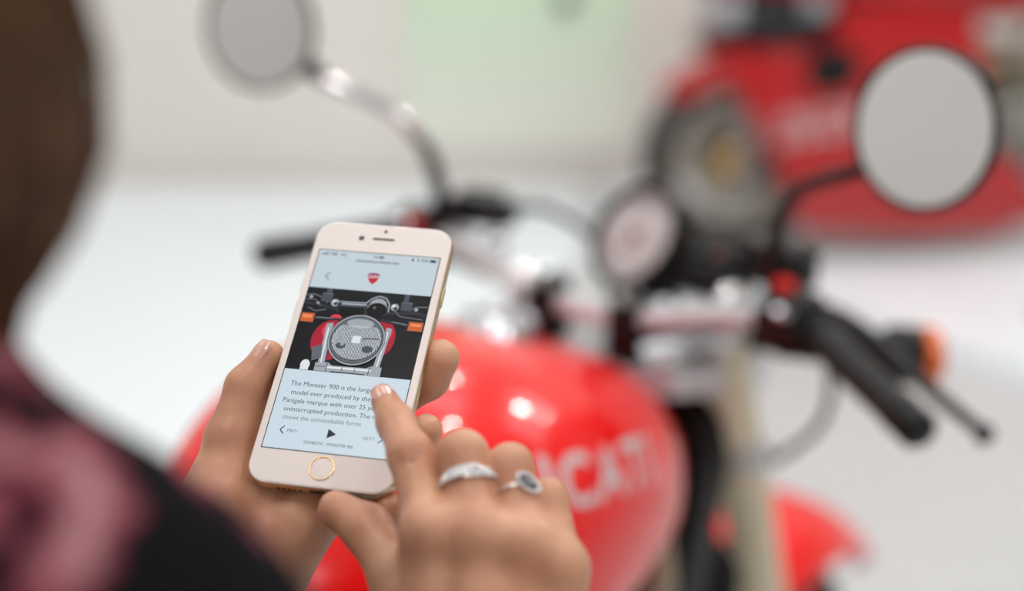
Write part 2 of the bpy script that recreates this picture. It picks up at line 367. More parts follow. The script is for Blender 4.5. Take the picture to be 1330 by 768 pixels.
# top clamp, risers, cables
tc = MB().prism([(-.135, .04), (-.09, .135), (.09, .135), (.135, .04), (.1, .005), (.03, -.01), (-.03, -.01), (-.1, .005)], 1.0, 1.022)
tc.build('top_clamp', M_satin, bike, True, 30)
for s in (1, -1):
    MB().box((s*.045, .02, 1.045), (.03, .042, .052), None, .006, 2).box((s*.045, .02, 1.075), (.03, .038, .012), None, .004).build('bar_riser', M_blk, bike)
    for dy in (-.012, .012): MB().lathe([(.0005, .006), (.0045, .006), (.006, 0)], (s*.045, .02+dy, 1.0805), (0, 0, 1), 12).build('bolt', M_chrome, bike)
for c_, r_c, nm in (((.13, .052, 1.088), .016, 'banjo_bolt'), ((-.13, .052, 1.088), .014, 'banjo_bolt'), ((-.085, .02, 1.03), .016, 'clamp_bolt'), ((.085, .02, 1.03), .016, 'clamp_bolt'), ((.06, .055, 1.062), .018, 'stem_cap'), ((-.055, -.0, 1.04), .015, 'hose_clip')):
    MB().lathe([(.0005, .9*r_c)]+[(r_c*math.sin(t), r_c*.9*math.cos(t)) for t in np.linspace(.15, PI/2, 8)]+[(r_c*.8, -.6*r_c), (r_c*.8, -2.0*r_c)], c_, (0, -.15, 1), 28).build(nm, M_chrome, bike)
MB().box((.035, .075, .83), (.15, .07, .32), Matrix.Rotation(math.radians(-20), 3, 'X'), .015, 2).build('regulator_box', M_blk, bike)
MB().lathe([(.0005, .03), (.03, .028), (.045, .02), (.05, 0), (.03, -.03)], (.075, .12, .74), (.6, -.5, .3), 28).build('horn', M_blk, bike)
ig = MB().lathe([(.0005, .032), (.014, .032), (.019, .028), (.02, 0)], (0, .085, 1.02), (0, -.1, 1), 28).build('ignition_lock', M_chrome, bike)
# fork
rk = Vector((0, math.tan(math.radians(22)), -1)).normalized()
def fk(s, t, o=.105): return tuple(Vector((s*o, .09, 1.02))+rk*t)
for s in (1, -1):
    f = MB().tube([fk(s, -.02), fk(s, .16)], [.0255]*2, 28, smooth=False).tube([fk(s, .16), fk(s, .40)], [.027, .0265], 28, smooth=False).build('fork_leg', M_fork, bike)
    MB().lathe([(.0005, .018), (.012, .018), (.014, .01), (.024, .008), (.026, 0)], fk(s, -.02), tuple(-rk), 28).build('fork_cap', M_chrome, f)
    MB().tube([fk(s, .40), fk(s, .435), fk(s, .60), fk(s, .76)], [.021, .021, .021, .021], 20, smooth=False).build('stanchion', M_chrome, f)
    MB().tube([fk(s, .43), fk(s, .44)], [.032, .032], 24, smooth=False).tube([fk(s, .56), fk(s, .60), fk(s, .80)], [.026, .03, .027], 24, smooth=False).build('fork_foot', M_alu, f)
lc = MB(); p0 = Vector(fk(0, .14, 0))
lc.box(p0, (.27, .06, .035), Matrix.Rotation(math.radians(-22), 3, 'X'), .01, 2).build('lower_clamp', M_satin, bike)
MB().tube([(0, .045, 1.0), (0, .02+.08, .87)], .028, 24, smooth=False).build('steering_head', M_blk, bike)
# instruments
def dial(c, nrm, r, depth, name):
    n_ = Vector(nrm).normalized()
    g = MB().lathe([(r*.3, -depth-.012), (r*.85, -depth), (r, -depth*.55), (r*1.02, 0), (r*1.02, .004), (r*.93, .006), (r*.90, -.001), (.0005, -.002)], c, n_, 48).build(name, M_blk, bike)
    MB().torus(Vector(c)+n_*.003, n_, r*.94, r*.075, 48, 10).build('bezel', M_blk, g)
    f = MB().lathe([(.0005, .0), (r*.9, .0)], c, n_, 48).build('dial_face', mat('white dial', (.95, .92, .92), .5), g)
    tk = MB()
    yq = n_.cross(Vector((1, 0, 0))).normalized(); yq = yq if yq.z > 0 else -yq; xq = yq.cross(n_)
    for i in range(25):
        a = math.radians(225-270*i/24); L = .09 if i % 2 else .17
        d = xq*math.cos(a)+yq*math.sin(a); t = n_.cross(d); A = Vector(c)+n_*.0006+d*r*.84; B = A-d*r*L; wv = t*r*(.012 if i % 2 else .022)
        tk.add([A-wv, A+wv, B+wv, B-wv], [(0, 1, 2, 3)])
    tk.build('dial_mark', M_blk, g, False)
    a = math.radians(225); d = xq*math.cos(a)+yq*math.sin(a); t = n_.cross(d); C0 = Vector(c)+n_*.0015
    MB().add([C0+t*r*.03, C0-t*r*.03, C0+d*r*.7], [(0, 1, 2)]).lathe([(.0005, .003), (r*.1, .003), (r*.1, 0)], C0, n_, 20).build('needle', mat('needle red', (.55, .25, .25), .5), g, False)
    return g
spd = dial((.018, .075, 1.120), (-.34, -1, .70), .0525, .055, 'speedometer')
pn = MB().box((.088, .088, 1.098), (.085, .05, .05), Matrix.Rotation(math.radians(-40), 3, 'X'), .012, 3).build('warning_light_panel', M_blk, bike)
for i, cc in enumerate([(.45, .22, .15), (.16, .22, .18), (.42, .18, .15)]):
    MB().lathe([(.0005, .003), (.004, .002), (.005, 0)], (.068+i*.02, .068, 1.122), (0, -.64, .77), 14).build('warning_light', mat('warning lens %s' % ['amber', 'green', 'red'][i], cc, .3), pn)
MB().tube([(.008, .10, 1.09), (.008, .1, 1.03)], [.012, .012], 12, smooth=False).build('gauge_bracket', M_blk, bike)
# headlight
hl = MB().lathe([(.0005, -.10), (.035, -.095), (.07, -.07), (.09, -.03), (.096, 0), (.099, .004), (.097, .012), (.09, .012), (.085, .0), (.0005, 0)], (0, .21, .955), (0, 1, 0), 48).build('headlight', M_chrome, bike)
MB().lathe([(.0005, .022), (.05, .019), (.091, .008)], (0, .21, .955), (0, 1, 0), 48).build('headlight_lens', M_lens, hl)
# turn signals
for s in (1, -1):
    t = MB().tube([(s*.20, .115, 1.045), (s*.235, .12, 1.043), (s*.245, .118, 1.043), (s*.255, .119, 1.043), (s*.278, .126, 1.043), (s*.284, .128, 1.043)], [.012, .012, .018, .0265, .0275, .0265], 20, smooth=False)
    t.tube([(s*.11, .10, 1.025), (s*.21, .115, 1.045)], .009, 12, smooth=False)
    t = t.build('turn_signal', M_blk, bike)
    MB().lathe([(.0005, 0), (.0275, 0), (.028, .004), (.026, .012), (.018, .018), (.0005, .020)], (s*.284, .128, 1.043), (s, .62, 0), 28).build('turn_signal_lens', M_amber, t)
# hoses and cables
cab = [([(.168, .08, 1.105), (.2, .12, 1.02), (.185, .16, .94), (.14, .17, .88), (.09, .17, .84), (.07, .22, .7)], .0045),
       ([(.2, .03, 1.075), (.17, .09, 1.03), (.1, .1, 1.03), (.05, .06, .98), (.03, -.01, .94)], .004),
       ([(-.16, .07, 1.10), (-.12, .12, 1.11), (-.05, .13, 1.07), (-.03, .1, .98), (-.03, .05, .9)], .0045),
       ([(-.2, .03, 1.075), (-.15, .1, 1.03), (-.08, .1, 1.03), (-.05, .05, .98)], .004),
       ([(.15, .06, 1.085), (.1, .1, 1.06), (.04, .09, 1.03), (.02, .02, .97)], .0035),
       ([(.012, .1, 1.08), (.03, .16, 1.0), (.05, .17, .85), (.06, .26, .6)], .004)]
for P, r in cab: MB().tube(P, r, 10).build('cable', M_rub, bike)
MB().tube([(-.05, .07, 1.035), (-.09, .02, 1.04), (-.10, -.02, 1.02)], .012, 14).build('cable_guide', M_chrome, bike)
MB().tube([(.07, -.0, 1.035), (.10, .04, 1.045), (.115, .08, 1.045)], .013, 14).build('steering_damper', M_chrome, bike)
# frame, engine, seat
for s in (1, -1):
    MB().tube([(s*.05, .03, .92), (s*.13, -.06, .83), (s*.17, -.25, .76), (s*.15, -.52, .72), (s*.12, -.7, .76)], .016, 14).tube([(s*.05, .06, .83), (s*.12, -.02, .70), (s*.15, -.2, .58), (s*.14, -.45, .50)], .014, 14)\
        .tube([(s*.13, -.06, .83), (s*.12, -.02, .70)], .011, 10, smooth=False).tube([(s*.12, -.02, .70), (s*.17, -.25, .76)], .011, 10, smooth=False).tube([(s*.17, -.25, .76), (s*.15, -.2, .58)], .011, 10, smooth=False)\
        .tube([(s*.15, -.2, .58), (s*.15, -.52, .72)], .011, 10, smooth=False).build('frame_rail', M_frame, bike)
M_eng = mat('engine casing', (.32, .32, .33), .45, .7, noise=.15, nscale=40)
eng = MB().box((0, -.32, .42), (.26, .42, .24), None, .04, 4).build('engine', M_eng, bike)
for s, yy, ang in ((1, -.08, -20), (1, -.34, 70)):
    R_ = Matrix.Rotation(math.radians(-70 if yy > -.2 else 10), 3, 'X'); cy = MB(); base = Vector((0, -.16 if yy > -.2 else -.36, .48 if yy > -.2 else .56))
    for i in range(9): cy.box(base+R_ @ Vector((0, 0, .02+i*.018)), (.19, .16, .009), R_, .003, 1)
    cy.box(base+R_ @ Vector((0, 0, .09)), (.13, .11, .19), R_, .01).box(base+R_ @ Vector((0, 0, .20)), (.2, .15, .05), R_, .015)
    cy.build('cylinder', M_eng, eng)
MB().lathe([(.0005, .05), (.07, .048), (.085, .035), (.09, 0)], (.13, -.42, .42), (1, 0, 0), 40).build('clutch_cover', M_alu, eng)
MB().lathe([(.0005, .04), (.07, .038), (.085, .03), (.09, 0)], (-.13, -.42, .42), (-1, 0, 0), 40).build('sprocket_cover', M_alu, eng)
MB().tube([(.04, .02, .46), (.09, .05, .36), (.12, -.1, .25), (.12, -.4, .22), (.14, -.75, .30), (.16, -.85, .36)], .021, 16).tube([(.16, -.83, .35), (.16, -.87, .37), (.165, -1.2, .48), (.165, -1.24, .495)], [.025, .046, .05, .03], 24, smooth=False).build('exhaust', M_alu, bike)
st = MB(); sec = [(-.45, .07, .87, .93), (-.52, .11, .84, .90), (-.65, .14, .81, .87), (-.8, .15, .80, .86), (-.95, .13, .82, .89), (-1.08, .09, .85, .92)]
V = []; F = []; n = 24
for (y, w_, z0, z1) in sec:
    for k_ in range(n):
        a = 2*PI*k_/n; V.append((w_*math.copysign(abs(math.cos(a))**.6, math.cos(a)), y, (z0+z1)/2+(z1-z0)/2*math.copysign(abs(math.sin(a))**.6, math.sin(a))))
for i in range(len(sec)-1):
    for k_ in range(n): F.append((i*n+k_, i*n+(k_+1) % n, (i+1)*n+(k_+1) % n, (i+1)*n+k_))
F += [tuple(range(n)), tuple((len(sec)-1)*n+k_ for k_ in range(n))[::-1]]
st.add(V, F).build('seat', mat('black seat vinyl', (.06, .055, .055), .5, bump=.2), bike, True, 60)
MB().add([(x*.95, y-.14, z-.055) for x, y, z in V], F).build('tail_cowl', M_red, bike, True, 60)
def wheel(parent, c, r, w_, spokes, m_rim, name='wheel', disc=True, axis=(1, 0, 0), hub=.035):
    ax = Vector(axis).normalized(); c = Vector(c)
    pr = []
    for i in range(16):
        a = PI*i/15; pr.append((r-.045+.045*math.sin(a)*1.0+(.0 if 0 else 0), -w_/2*math.cos(a)))
    pr += [(r-.075, w_/2*.8), (r-.075, -w_/2*.8)]
    ty = MB().lathe(pr, c, ax, 64, closed=True).build('tyre', M_tyre, parent)
    wh = MB().lathe([(r-.072, -w_*.4), (r-.066, -w_*.36), (r-.085, -w_*.1), (r-.085, w_*.1), (r-.066, w_*.36), (r-.072, w_*.4), (r-.1, w_*.12), (r-.1, -w_*.12)], c, ax, 64, closed=True)
    wh.lathe([(hub, -.05), (hub, .05)], c, ax, 24)
    u = ax.cross(Vector((0, 0, 1))).normalized(); v = ax.cross(u)
    for i in range(spokes):
        a = 2*PI*i/spokes; d = u*math.cos(a)+v*math.sin(a); wh.tube([c+d*hub*.8, c+d*(r-.095)], [.02, .013], 8, smooth=False)
    o = wh.build('wheel', m_rim, parent)
    if disc:
        for s in (-1, 1):
            MB().lathe([(r*.33, .0), (r*.52, 0), (r*.52, .005), (r*.33, .005)], c+ax*s*.058, ax, 48, closed=True).build('brake_disc', M_disc, parent)
    return o
wy = .09+math.tan(math.radians(22))*.72
wheel(bike, (0, wy, .30), .30, .12, 3, M_frame); wheel(bike, (0, -1.02, .31), .31, .16, 3, M_frame, disc=False)
MB().cyl((-.13, wy, .30), (.13, wy, .30), .012, 16).build('axle', M_chrome, bike)
MB().tube([(.1, -.5, .38), (.11, -.8, .34), (.11, -1.02, .31)], [.03, .025, .025], 14).tube([(-.1, -.5, .38), (-.11, -.8, .34), (-.11, -1.02, .31)], [.03, .025, .025], 14).cyl((-.12, -1.02, .31), (.12, -1.02, .31), .015).build('swingarm', M_alu, bike)
MB().tube([(-.12, -.5, .25), (-.2, -.52, .14), (-.27, -.54, .012)], .012, 10).build('side_stand', M_blk, bike)
# front mudguard: shell around the wheel, wider at the fork
def fender(parent, cy, cz, r, hw, a0, a1, m, name='front_mudguard', n=28, fl=.03, sgn=1, t=.004, cx=0, wf=None):
    V = []; F = []; kk = 13
    for sft in (0, t):
        for i in range(n):
            a = math.radians(a0+(a1-a0)*i/(n-1)); u = i/(n-1); ww = hw*(wf(u) if wf else min(1, .55+2.2*min(u, 1-u)))
            for k_ in range(kk):
                q = -1+2*k_/(kk-1); rr = r-fl*abs(q)**2.6-sft
                V.append((cx+q*ww, cy+sgn*rr*math.sin(a), cz+rr*math.cos(a)))
    o1 = n*kk
    for i in range(n-1):
        for k_ in range(kk-1):
            b = i*kk+k_; F.append((b, b+1, b+kk+1, b+kk)); F.append((o1+b, o1+b+kk, o1+b+kk+1, o1+b+1))
    for i in range(n-1):
        F.append((i*kk, (i+1)*kk, o1+(i+1)*kk, o1+i*kk)); b = kk-1; F.append((i*kk+b, o1+i*kk+b, o1+(i+1)*kk+b, (i+1)*kk+b))
    for k_ in range(kk-1):
        F.append((k_, o1+k_, o1+k_+1, k_+1)); b = (n-1)*kk; F.append((b+k_, b+k_+1, o1+b+k_+1, o1+b+k_))
    return MB().add(V, F).build(name, m, parent, True, 50)
fender(bike, wy+.0, .30, .36, .108, -24, 58, M_red, fl=.045)
MB().tube([fk(1, .44, .105), (.06, fk(1, .42, .1)[1]+.02, fk(1, .40)[2]), (-.06, fk(1, .42, .1)[1]+.02, fk(1, .40)[2]), fk(-1, .44, .105)], .012, 12).build('fork_brace', M_alu, bike)

# ================================================================ FAIRED MOTORCYCLE BEHIND (local x = towards its front, y = towards the wall)
P0 = Vector((.70, 4.27, .04))
sb = empty('sport_motorcycle', 'blurred red faired sport motorcycle on the white platform against the wall', 'motorcycle', Matrix.Translation(P0) @ Matrix.Rotation(PI+.08, 4, 'Z'))
# local: front axle at origin (x=0), tail towards -x ; local -y faces... wall after rotation, so near side is +y
M_red2 = mat('deep red paint', (.72, .03, .06), .35, coat=.5, spec=.4)
M_gold = mat('gold caliper', (.72, .58, .35), .35, .8)
wheel(sb, (0, 0, .30), .30, .12, 6, mat('pale grey wheel', (.62, .58, .52), .4, .3), axis=(0, 1, 0)); wheel(sb, (-1.40, 0, .31), .31, .18, 6, mat('pale grey wheel', (.6, .6, .6), .4), axis=(0, 1, 0), disc=False)
fd = MB(); V = []; F = []; n, kk = 22, 11
for sft in (0, .004):
    for i in range(n):
        a = math.radians(-48+96*i/(n-1)); u = i/(n-1); ww = .075*min(1, .6+2*min(u, 1-u))
        for k_ in range(kk):
            q = -1+2*k_/(kk-1); rr = .335-.07*abs(q)**2.4-sft; V.append((-rr*math.sin(a), q*ww, .3+rr*math.cos(a)))
for i in range(n-1):
    for k_ in range(kk-1):
        b = i*kk+k_; F.append((b, b+1, b+kk+1, b+kk)); F.append((n*kk+b, n*kk+b+kk, n*kk+b+kk+1, n*kk+b+1))
fd.add(V, F).build('front_mudguard', M_red2, sb, True, 50)
for s in (1, -1):
    MB().tube([(.03, s*.095, .27), (-.03, s*.095, .46)], [.03, .028], 16, smooth=False).tube([(-.03, s*.095, .46), (-.22, s*.095, .92)], [.024, .026], 16, smooth=False).build('fork_leg', mat('silver fork', (.72, .72, .74), .3, .6), sb)
    MB().box((.055, s*.10, .32), (.07, .05, .13), Matrix.Rotation(-.5, 3, 'Y'), .01, 2).build('brake_caliper', M_gold, sb)
    # side fairing: a shaped shell, bulging outwards
    out = [(-.06, .675), (.13, .665), (.11, .61), (.02, .55), (-.02, .43), (-.08, .32), (-.11, .22), (-.18, .11), (-.50, .075), (-.80, .075), (-.95, .15), (-.83, .30), (-.66, .40), (-.58, .52), (-.52, .66), (-.62, .78), (-.45, .80), (-.24, .80), (-.19, .69)]
    def prof(x, z): return .175+.045*math.cos((z-.55)*2.2)-.08*max(0, (x+.15)/.3)**1.6-.05*max(0, (.28-z)/.2)**2
    bm = bmesh.new(); vs = [bm.verts.new((x, 0, z)) for x, z in out]; bm.faces.new(vs); bmesh.ops.triangulate(bm, faces=bm.faces[:])
    for _ in range(4):
        es = [e for e in bm.edges if e.calc_length() > .05]
        if es: bmesh.ops.subdivide_edges(bm, edges=es, cuts=1); bmesh.ops.triangulate(bm, faces=bm.faces[:])
    for v in bm.verts: v.co.y = s*max(.03, prof(v.co.x, v.co.z))
    r_ = bmesh.ops.extrude_face_region(bm, geom=bm.faces[:]); vv = [g for g in r_['geom'] if isinstance(g, bmesh.types.BMVert)]
    bmesh.ops.translate(bm, vec=(0, -s*.008, 0), verts=vv); bm.verts.index_update()
    o = MB().add([v.co for v in bm.verts], [[v.index for v in f.verts] for f in bm.faces]).build('side_fairing', M_red2, sb, True, 40); bm.free()
    bv = BVHTree.FromPolygons([v.co for v in o.data.vertices], [tuple(p.vertices) for p in o.data.polygons])
    ring = [(.085*math.cos(a), .075*math.sin(a)) for a in np.linspace(0, 2*PI, 28, endpoint=False)]
    sg = -1 if s > 0 else 1
    DV, DF = decal_on(bv, [(x, y, 0) for x, y in ring], [tuple(range(28))], (-.21, s*.5, .62), (1, 0, 0), (0, 0, 1), (0, -s, 0), off=.002, cut=.02)
    MB().add(DV, DF).build('air_vent', mat('black vent', (.02, .015, .015), .8), o, True)
    L2 = np.array(LV)*np.array([1.35, 2.6, 1]); 
    DV, DF = decal_on(bv, L2, LF, (-.07 if s > 0 else -.43, s*.5, .40 if s > 0 else .45), Vector((sg, 0, .16 if s > 0 else -.16)).normalized(), (0, 0, 1), (0, -s, 0), off=.002, cut=.02)
    MB().add(DV, DF).build('lettering', M_white, o, False)
# nose, screen, tank, seat, tail, engine
V = []; F = []; n = 20
sec = [(.26, .03, .86, .92), (.22, .08, .84, .95), (.12, .14, .83, .98), (-.04, .18, .82, 1.01), (-.25, .215, .76, 1.04), (-.5, .21, .70, 1.05), (-.58, .19, .72, 1.03)]
def loft(sec, n=24, e=.8, ax='x'):
    V = []; F = []
    for (y, w_, z0, z1) in sec:
        for k_ in range(n):
            a = 2*PI*k_/n; V.append((y, w_*math.copysign(abs(math.cos(a))**e, math.cos(a)), (z0+z1)/2+(z1-z0)/2*math.copysign(abs(math.sin(a))**e, math.sin(a))))
    for i in range(len(sec)-1):
        for k_ in range(n): F.append((i*n+k_, i*n+(k_+1) % n, (i+1)*n+(k_+1) % n, (i+1)*n+k_))
    return V, F+[tuple(range(n)), tuple((len(sec)-1)*n+k_ for k_ in range(n))[::-1]]
nose = MB().add(*loft(sec)).build('nose_fairing', M_red2, sb, True, 60)
for s in (1, -1): MB().lathe([(.0005, .012), (.035, .008), (.045, 0)], (.20, s*.095, .89), (1, s*.9, 0), 24).build('headlight', M_lens, nose)
MB().lathe([(.0005, .02), (.035, .015), (.05, 0), (.03, -.03)], (.09, .13, .775), (.5, 1, .1), 28).build('fork_clamp', mat('silver fork', (.72, .72, .74), .3, .6), sb)
MB().box((-.17, .165, .80), (.09, .04, .07), None, .015, 2).build('clip_on_bracket', mat('silver fork', (.72, .72, .74), .3, .6), sb)
MB().add(*loft([(.05, .02, .95, .97), (-.05, .12, .96, 1.06), (-.2, .16, 1.0, 1.16), (-.3, .17, 1.02, 1.2)])).build('windscreen', mat('smoked screen', (.12, .13, .15), .1, coat=1), sb, True, 60)
MB().add(*loft([(.10, .10, .67, .83), (-.1, .16, .66, .84), (-.2, .17, .66, .82)])).build('air_duct', mat('dark blue grey duct', (.14, .16, .18), .5), sb, True, 60)
MB().add(*loft([(-.38, .10, .78, .92), (-.44, .15, .74, .99), (-.6, .17, .72, 1.03), (-.78, .15, .72, .98), (-.92, .09, .74, .86)])).build('fuel_tank', M_red2, sb, True, 60)
MB().add(*loft([(-.86, .10, .74, .80), (-1.0, .14, .74, .82), (-1.2, .13, .80, .90)])).build('seat', mat('black seat vinyl', (.06, .055, .055), .5), sb, True, 60)
MB().add(*loft([(-1.1, .13, .76, .92), (-1.3, .13, .82, .99), (-1.5, .10, .90, 1.02), (-1.64, .04, .97, 1.02)])).build('tail_fairing', M_red2, sb, True, 60)
e2 = MB().box((-.72, 0, .42), (.42, .30, .30), None, .05, 3).build('engine', mat('olive grey casting', (.38, .36, .29), .5, .5, noise=.3, nscale=25), sb)
for s in (1, -1): MB().lathe([(.0005, .045), (.08, .04), (.1, .02), (.105, 0)], (-.82, s*.15, .42), (0, s, 0), 32).build('engine_cover', mat('grey casting', (.55, .54, .52), .4, .6), e2)
MB().tube([(-.5, .05, .5), (-.7, .12, .62), (-.9, .1, .6), (-.95, .1, .7)], .022, 12).tube([(-.5, -.05, .5), (-.7, -.12, .62), (-.9, -.1, .6), (-.95, -.1, .7)], .022, 12).build('frame_tube', M_frame, sb)
MB().tube([(-.9, .1, .38), (-1.4, .12, .31)], [.035, .03], 14, smooth=False).tube([(-.9, -.1, .38), (-1.4, -.12, .31)], [.035, .03], 14, smooth=False).cyl((-1.4, -.13, .31), (-1.4, .13, .31), .018).build('swingarm', M_alu, sb)
MB().tube([(-.75, .0, .2), (-1.0, .14, .24), (-1.2, .17, .4), (-1.55, .17, .62)], [.025, .03, .05, .05], 16).build('exhaust', M_alu, sb)
MB().tube([(-.2, -.26, .95), (-.22, 0, .94), (-.2, .26, .95)], .012, 12).build('handlebar', M_blk, sb)
MB().box((-1.4, 0, .012), (.34, .34, .024), None, .006).tube([(-1.25, .17, .02), (-1.4, .17, .31)], .014, 10, smooth=False).tube([(-1.25, -.17, .02), (-1.4, -.17, .31)], .014, 10, smooth=False).build('paddock_stand', M_blk, sb)

# ================================================================ PHONE
a_ = np.array([-0.56154665, -0.1722463, -0.13498916]); th = np.linalg.norm(a_); kx = a_/th
Kx = np.array([[0, -kx[2], kx[1]], [kx[2], 0, -kx[0]], [-kx[1], kx[0], 0]]); Rc = np.eye(3)+math.sin(th)*Kx+(1-math.cos(th))*Kx@Kx
CM = np.stack([XX, UP, -FW], 1); RW = CM@Rc; TW = CC+CM@np.array([-.07086752, -.02416193, -.63758314])
PM = Matrix(RW.tolist()).to_4x4(); PM.translation = Vector(TW)
def ph(x, y, z): return TW+RW@np.array([x, y, z])*.001         # phone millimetres -> room
def LP(px, py, zl):                                             # pixel -> room, on the plane zl mm above the glass
    d = FW+XX*(px-665)/FPX+UP*(384-py)/FPX; n_ = RW[:, 2]; o = TW+n_*zl*.001; return CC+d*(((o-CC)@n_)/(d@n_))
phone = empty('smartphone', 'white and gold smartphone held upright in the left hand, showing a motorcycle page', 'phone', PM)
mm = .001
def rrect(hw, hh, r, n=8):
    out = []
    for cx, cy, a0 in ((hw-r, hh-r, 0), (-hw+r, hh-r, 90), (-hw+r, -hh+r, 180), (hw-r, -hh+r, 270)):
        for i in range(n+1): a = math.radians(a0+90*i/n); out.append((cx+r*math.cos(a), cy+r*math.sin(a)))
    return out
def slab(rows, n=10):
    V = []; F = []; N = 4*(n+1)
    for hw, hh, r, z in rows: V += [(x*mm, y*mm, z*mm) for x, y in rrect(hw, hh, r, n)]
    for i in range(len(rows)-1):
        for k_ in range(N): F.append((i*N+k_, i*N+(k_+1) % N, (i+1)*N+(k_+1) % N, (i+1)*N+k_))
    F += [tuple(range(N))[::-1], tuple((len(rows)-1)*N+k_ for k_ in range(N))]
    return MB().add(V, F)
M_gd = mat('champagne gold aluminium', (.80, .70, .56), .3, 1)
M_face = mat('white phone glass', (.93, .885, .865), .38, spec=.3)
rows = [(31.2, 66.6, 8, -7.1), (32.4, 67.8, 9, -6.8), (33.2, 68.6, 9.6, -5.6), (33.55, 68.95, 10, -3.6), (33.3, 68.7, 9.8, -1.6), (32.9, 68.3, 9.4, -.75)]
slab(rows).build('phone_case', M_gd, phone, True, 30)
slab([(32.9, 68.3, 9.4, -.9), (33.0, 68.4, 9.5, -.55), (32.7, 68.1, 9.2, -.2), (32.2, 67.6, 8.8, -.03), (31.8, 67.2, 8.4, 0)]).build('front_glass', M_face, phone, True, 30)
def E_(name, rgb, s=1.0):
    return mat(name, rgb, .12, emit=s, spec=.25) if name in MATS else emis(name, rgb, s)
def emis(name, rgb, s):
    m = mat(name, (0, 0, 0), .25, spec=.1); b = m.node_tree.nodes['Principled BSDF']
    b.inputs['Emission Color'].default_value = (*s2l(rgb), 1); b.inputs['Emission Strength'].default_value = s; return m
SCR = 1.0
E_bg = emis('screen pale blue', (.79, .85, .89), SCR); E_bg2 = emis('screen bar grey blue', (.76, .815, .85), SCR)
E_ink = emis('screen ink', (.13, .14, .20), SCR); E_blk = emis('screen black', (.075, .075, .095), SCR); E_grey = emis('screen grey ink', (.45, .47, .52), SCR)
scr = MB().box((0, 0, .02*mm), (59.2*mm, 104.8*mm, .06*mm)).build('screen', emis('screen border', (.03, .03, .06), SCR), phone, False)
def R2(x0, y0, x1, y1): return [(x0, y0), (x1, y0), (x1, y1), (x0, y1)]
def flat(name, items, layer0=.08):
    """items: (material, [polygons in mm]); later items lie on top"""
    mb = MB(); mats = []; z = layer0
    for m, polys in items:
        if m not in mats: mats.append(m)
        mb.cur = mats.index(m)
        for p in polys: mb.add([(x*mm, y*mm, z*mm) for x, y in p], [tuple(range(len(p)))])
        z += .012
    me = bpy.data.meshes.new(name); me.from_pydata(mb.v, [], mb.f)
    for q in mats: me.materials.append(q)
    me.polygons.foreach_set('material_index', mb.mi); bm = bmesh.new(); bm.from_mesh(me)
    for f in bm.faces:
        f.normal_update()
        if f.normal.z < 0: f.normal_flip()
    bm.to_mesh(me); bm.free()
    return link(name, me, scr, None, False)
flat('page_background', [(E_bg, [R2(-29.2, -52, 29.2, 52)]), (E_bg2, [R2(-29.2, 31, 29.2, 52)])], .07)
def circ(cx, cy, r, n=40, ry=None, a0=0, a1=360):
    ry = r if ry is None else ry; full = abs(a1-a0) >= 360
    return [(cx+r*math.cos(a), cy+ry*math.sin(a)) for a in np.radians(np.linspace(a0, a1, n, endpoint=not full))]
def ringp(cx, cy, r0, r1, n=48, a0=0, a1=360):
    A = np.radians(np.linspace(a0, a1, n+1)); return [[(cx+r0*math.cos(a), cy+r0*math.sin(a)), (cx+r1*math.cos(a), cy+r1*math.sin(a)), (cx+r1*math.cos(b), cy+r1*math.sin(b)), (cx+r0*math.cos(b), cy+r0*math.sin(b))] for a, b in zip(A[:-1], A[1:])]
def ln(pts, w_):
    out = []
    for (x0, y0), (x1, y1) in zip(pts[:-1], pts[1:]):
        d = math.hypot(x1-x0, y1-y0)+1e-9; nx, ny = -(y1-y0)/d*w_/2, (x1-x0)/d*w_/2; out.append([(x0+nx, y0+ny), (x1+nx, y1+ny), (x1-nx, y1-ny), (x0-nx, y0-ny)])
    return out
g = lambda v, n: emis('picture %s' % n, v, SCR) if 'picture %s' % n not in MATS else MATS['picture %s' % n]
Gd, Gm, Gl, Gw, Gk = g((.17, .18, .21), 'dark grey'), g((.38, .40, .43), 'mid grey'), g((.62, .65, .68), 'light grey'), g((.86, .89, .91), 'white'), g((.04, .04, .05), 'deep black')
Gr, Gr2, Go, Go2, Gb = g((.66, .12, .20), 'crimson'), g((.85, .25, .33), 'rose'), g((.80, .38, .20), 'orange'), g((.92, .55, .36), 'pale orange'), g((.28, .31, .35), 'slate')
hx, hy, hr = .1, 4.7, 12.4
lens_ribs = []
for i in range(-17, 18):
    x = i*.68; h_ = math.sqrt(max(0, 11.2**2-x*x))
    lens_ribs += ln([(hx+x, hy-h_*.93), (hx+x, hy+min(h_*.93, 7.2))], .34)
cross_ribs = []
for j in range(-10, 7):
    y = j*1.1; w_ = math.sqrt(max(0, 11.2**2-y*y))*.9; cross_ribs += ln([(hx-w_, hy+y), (hx+w_, hy+y)], .10)
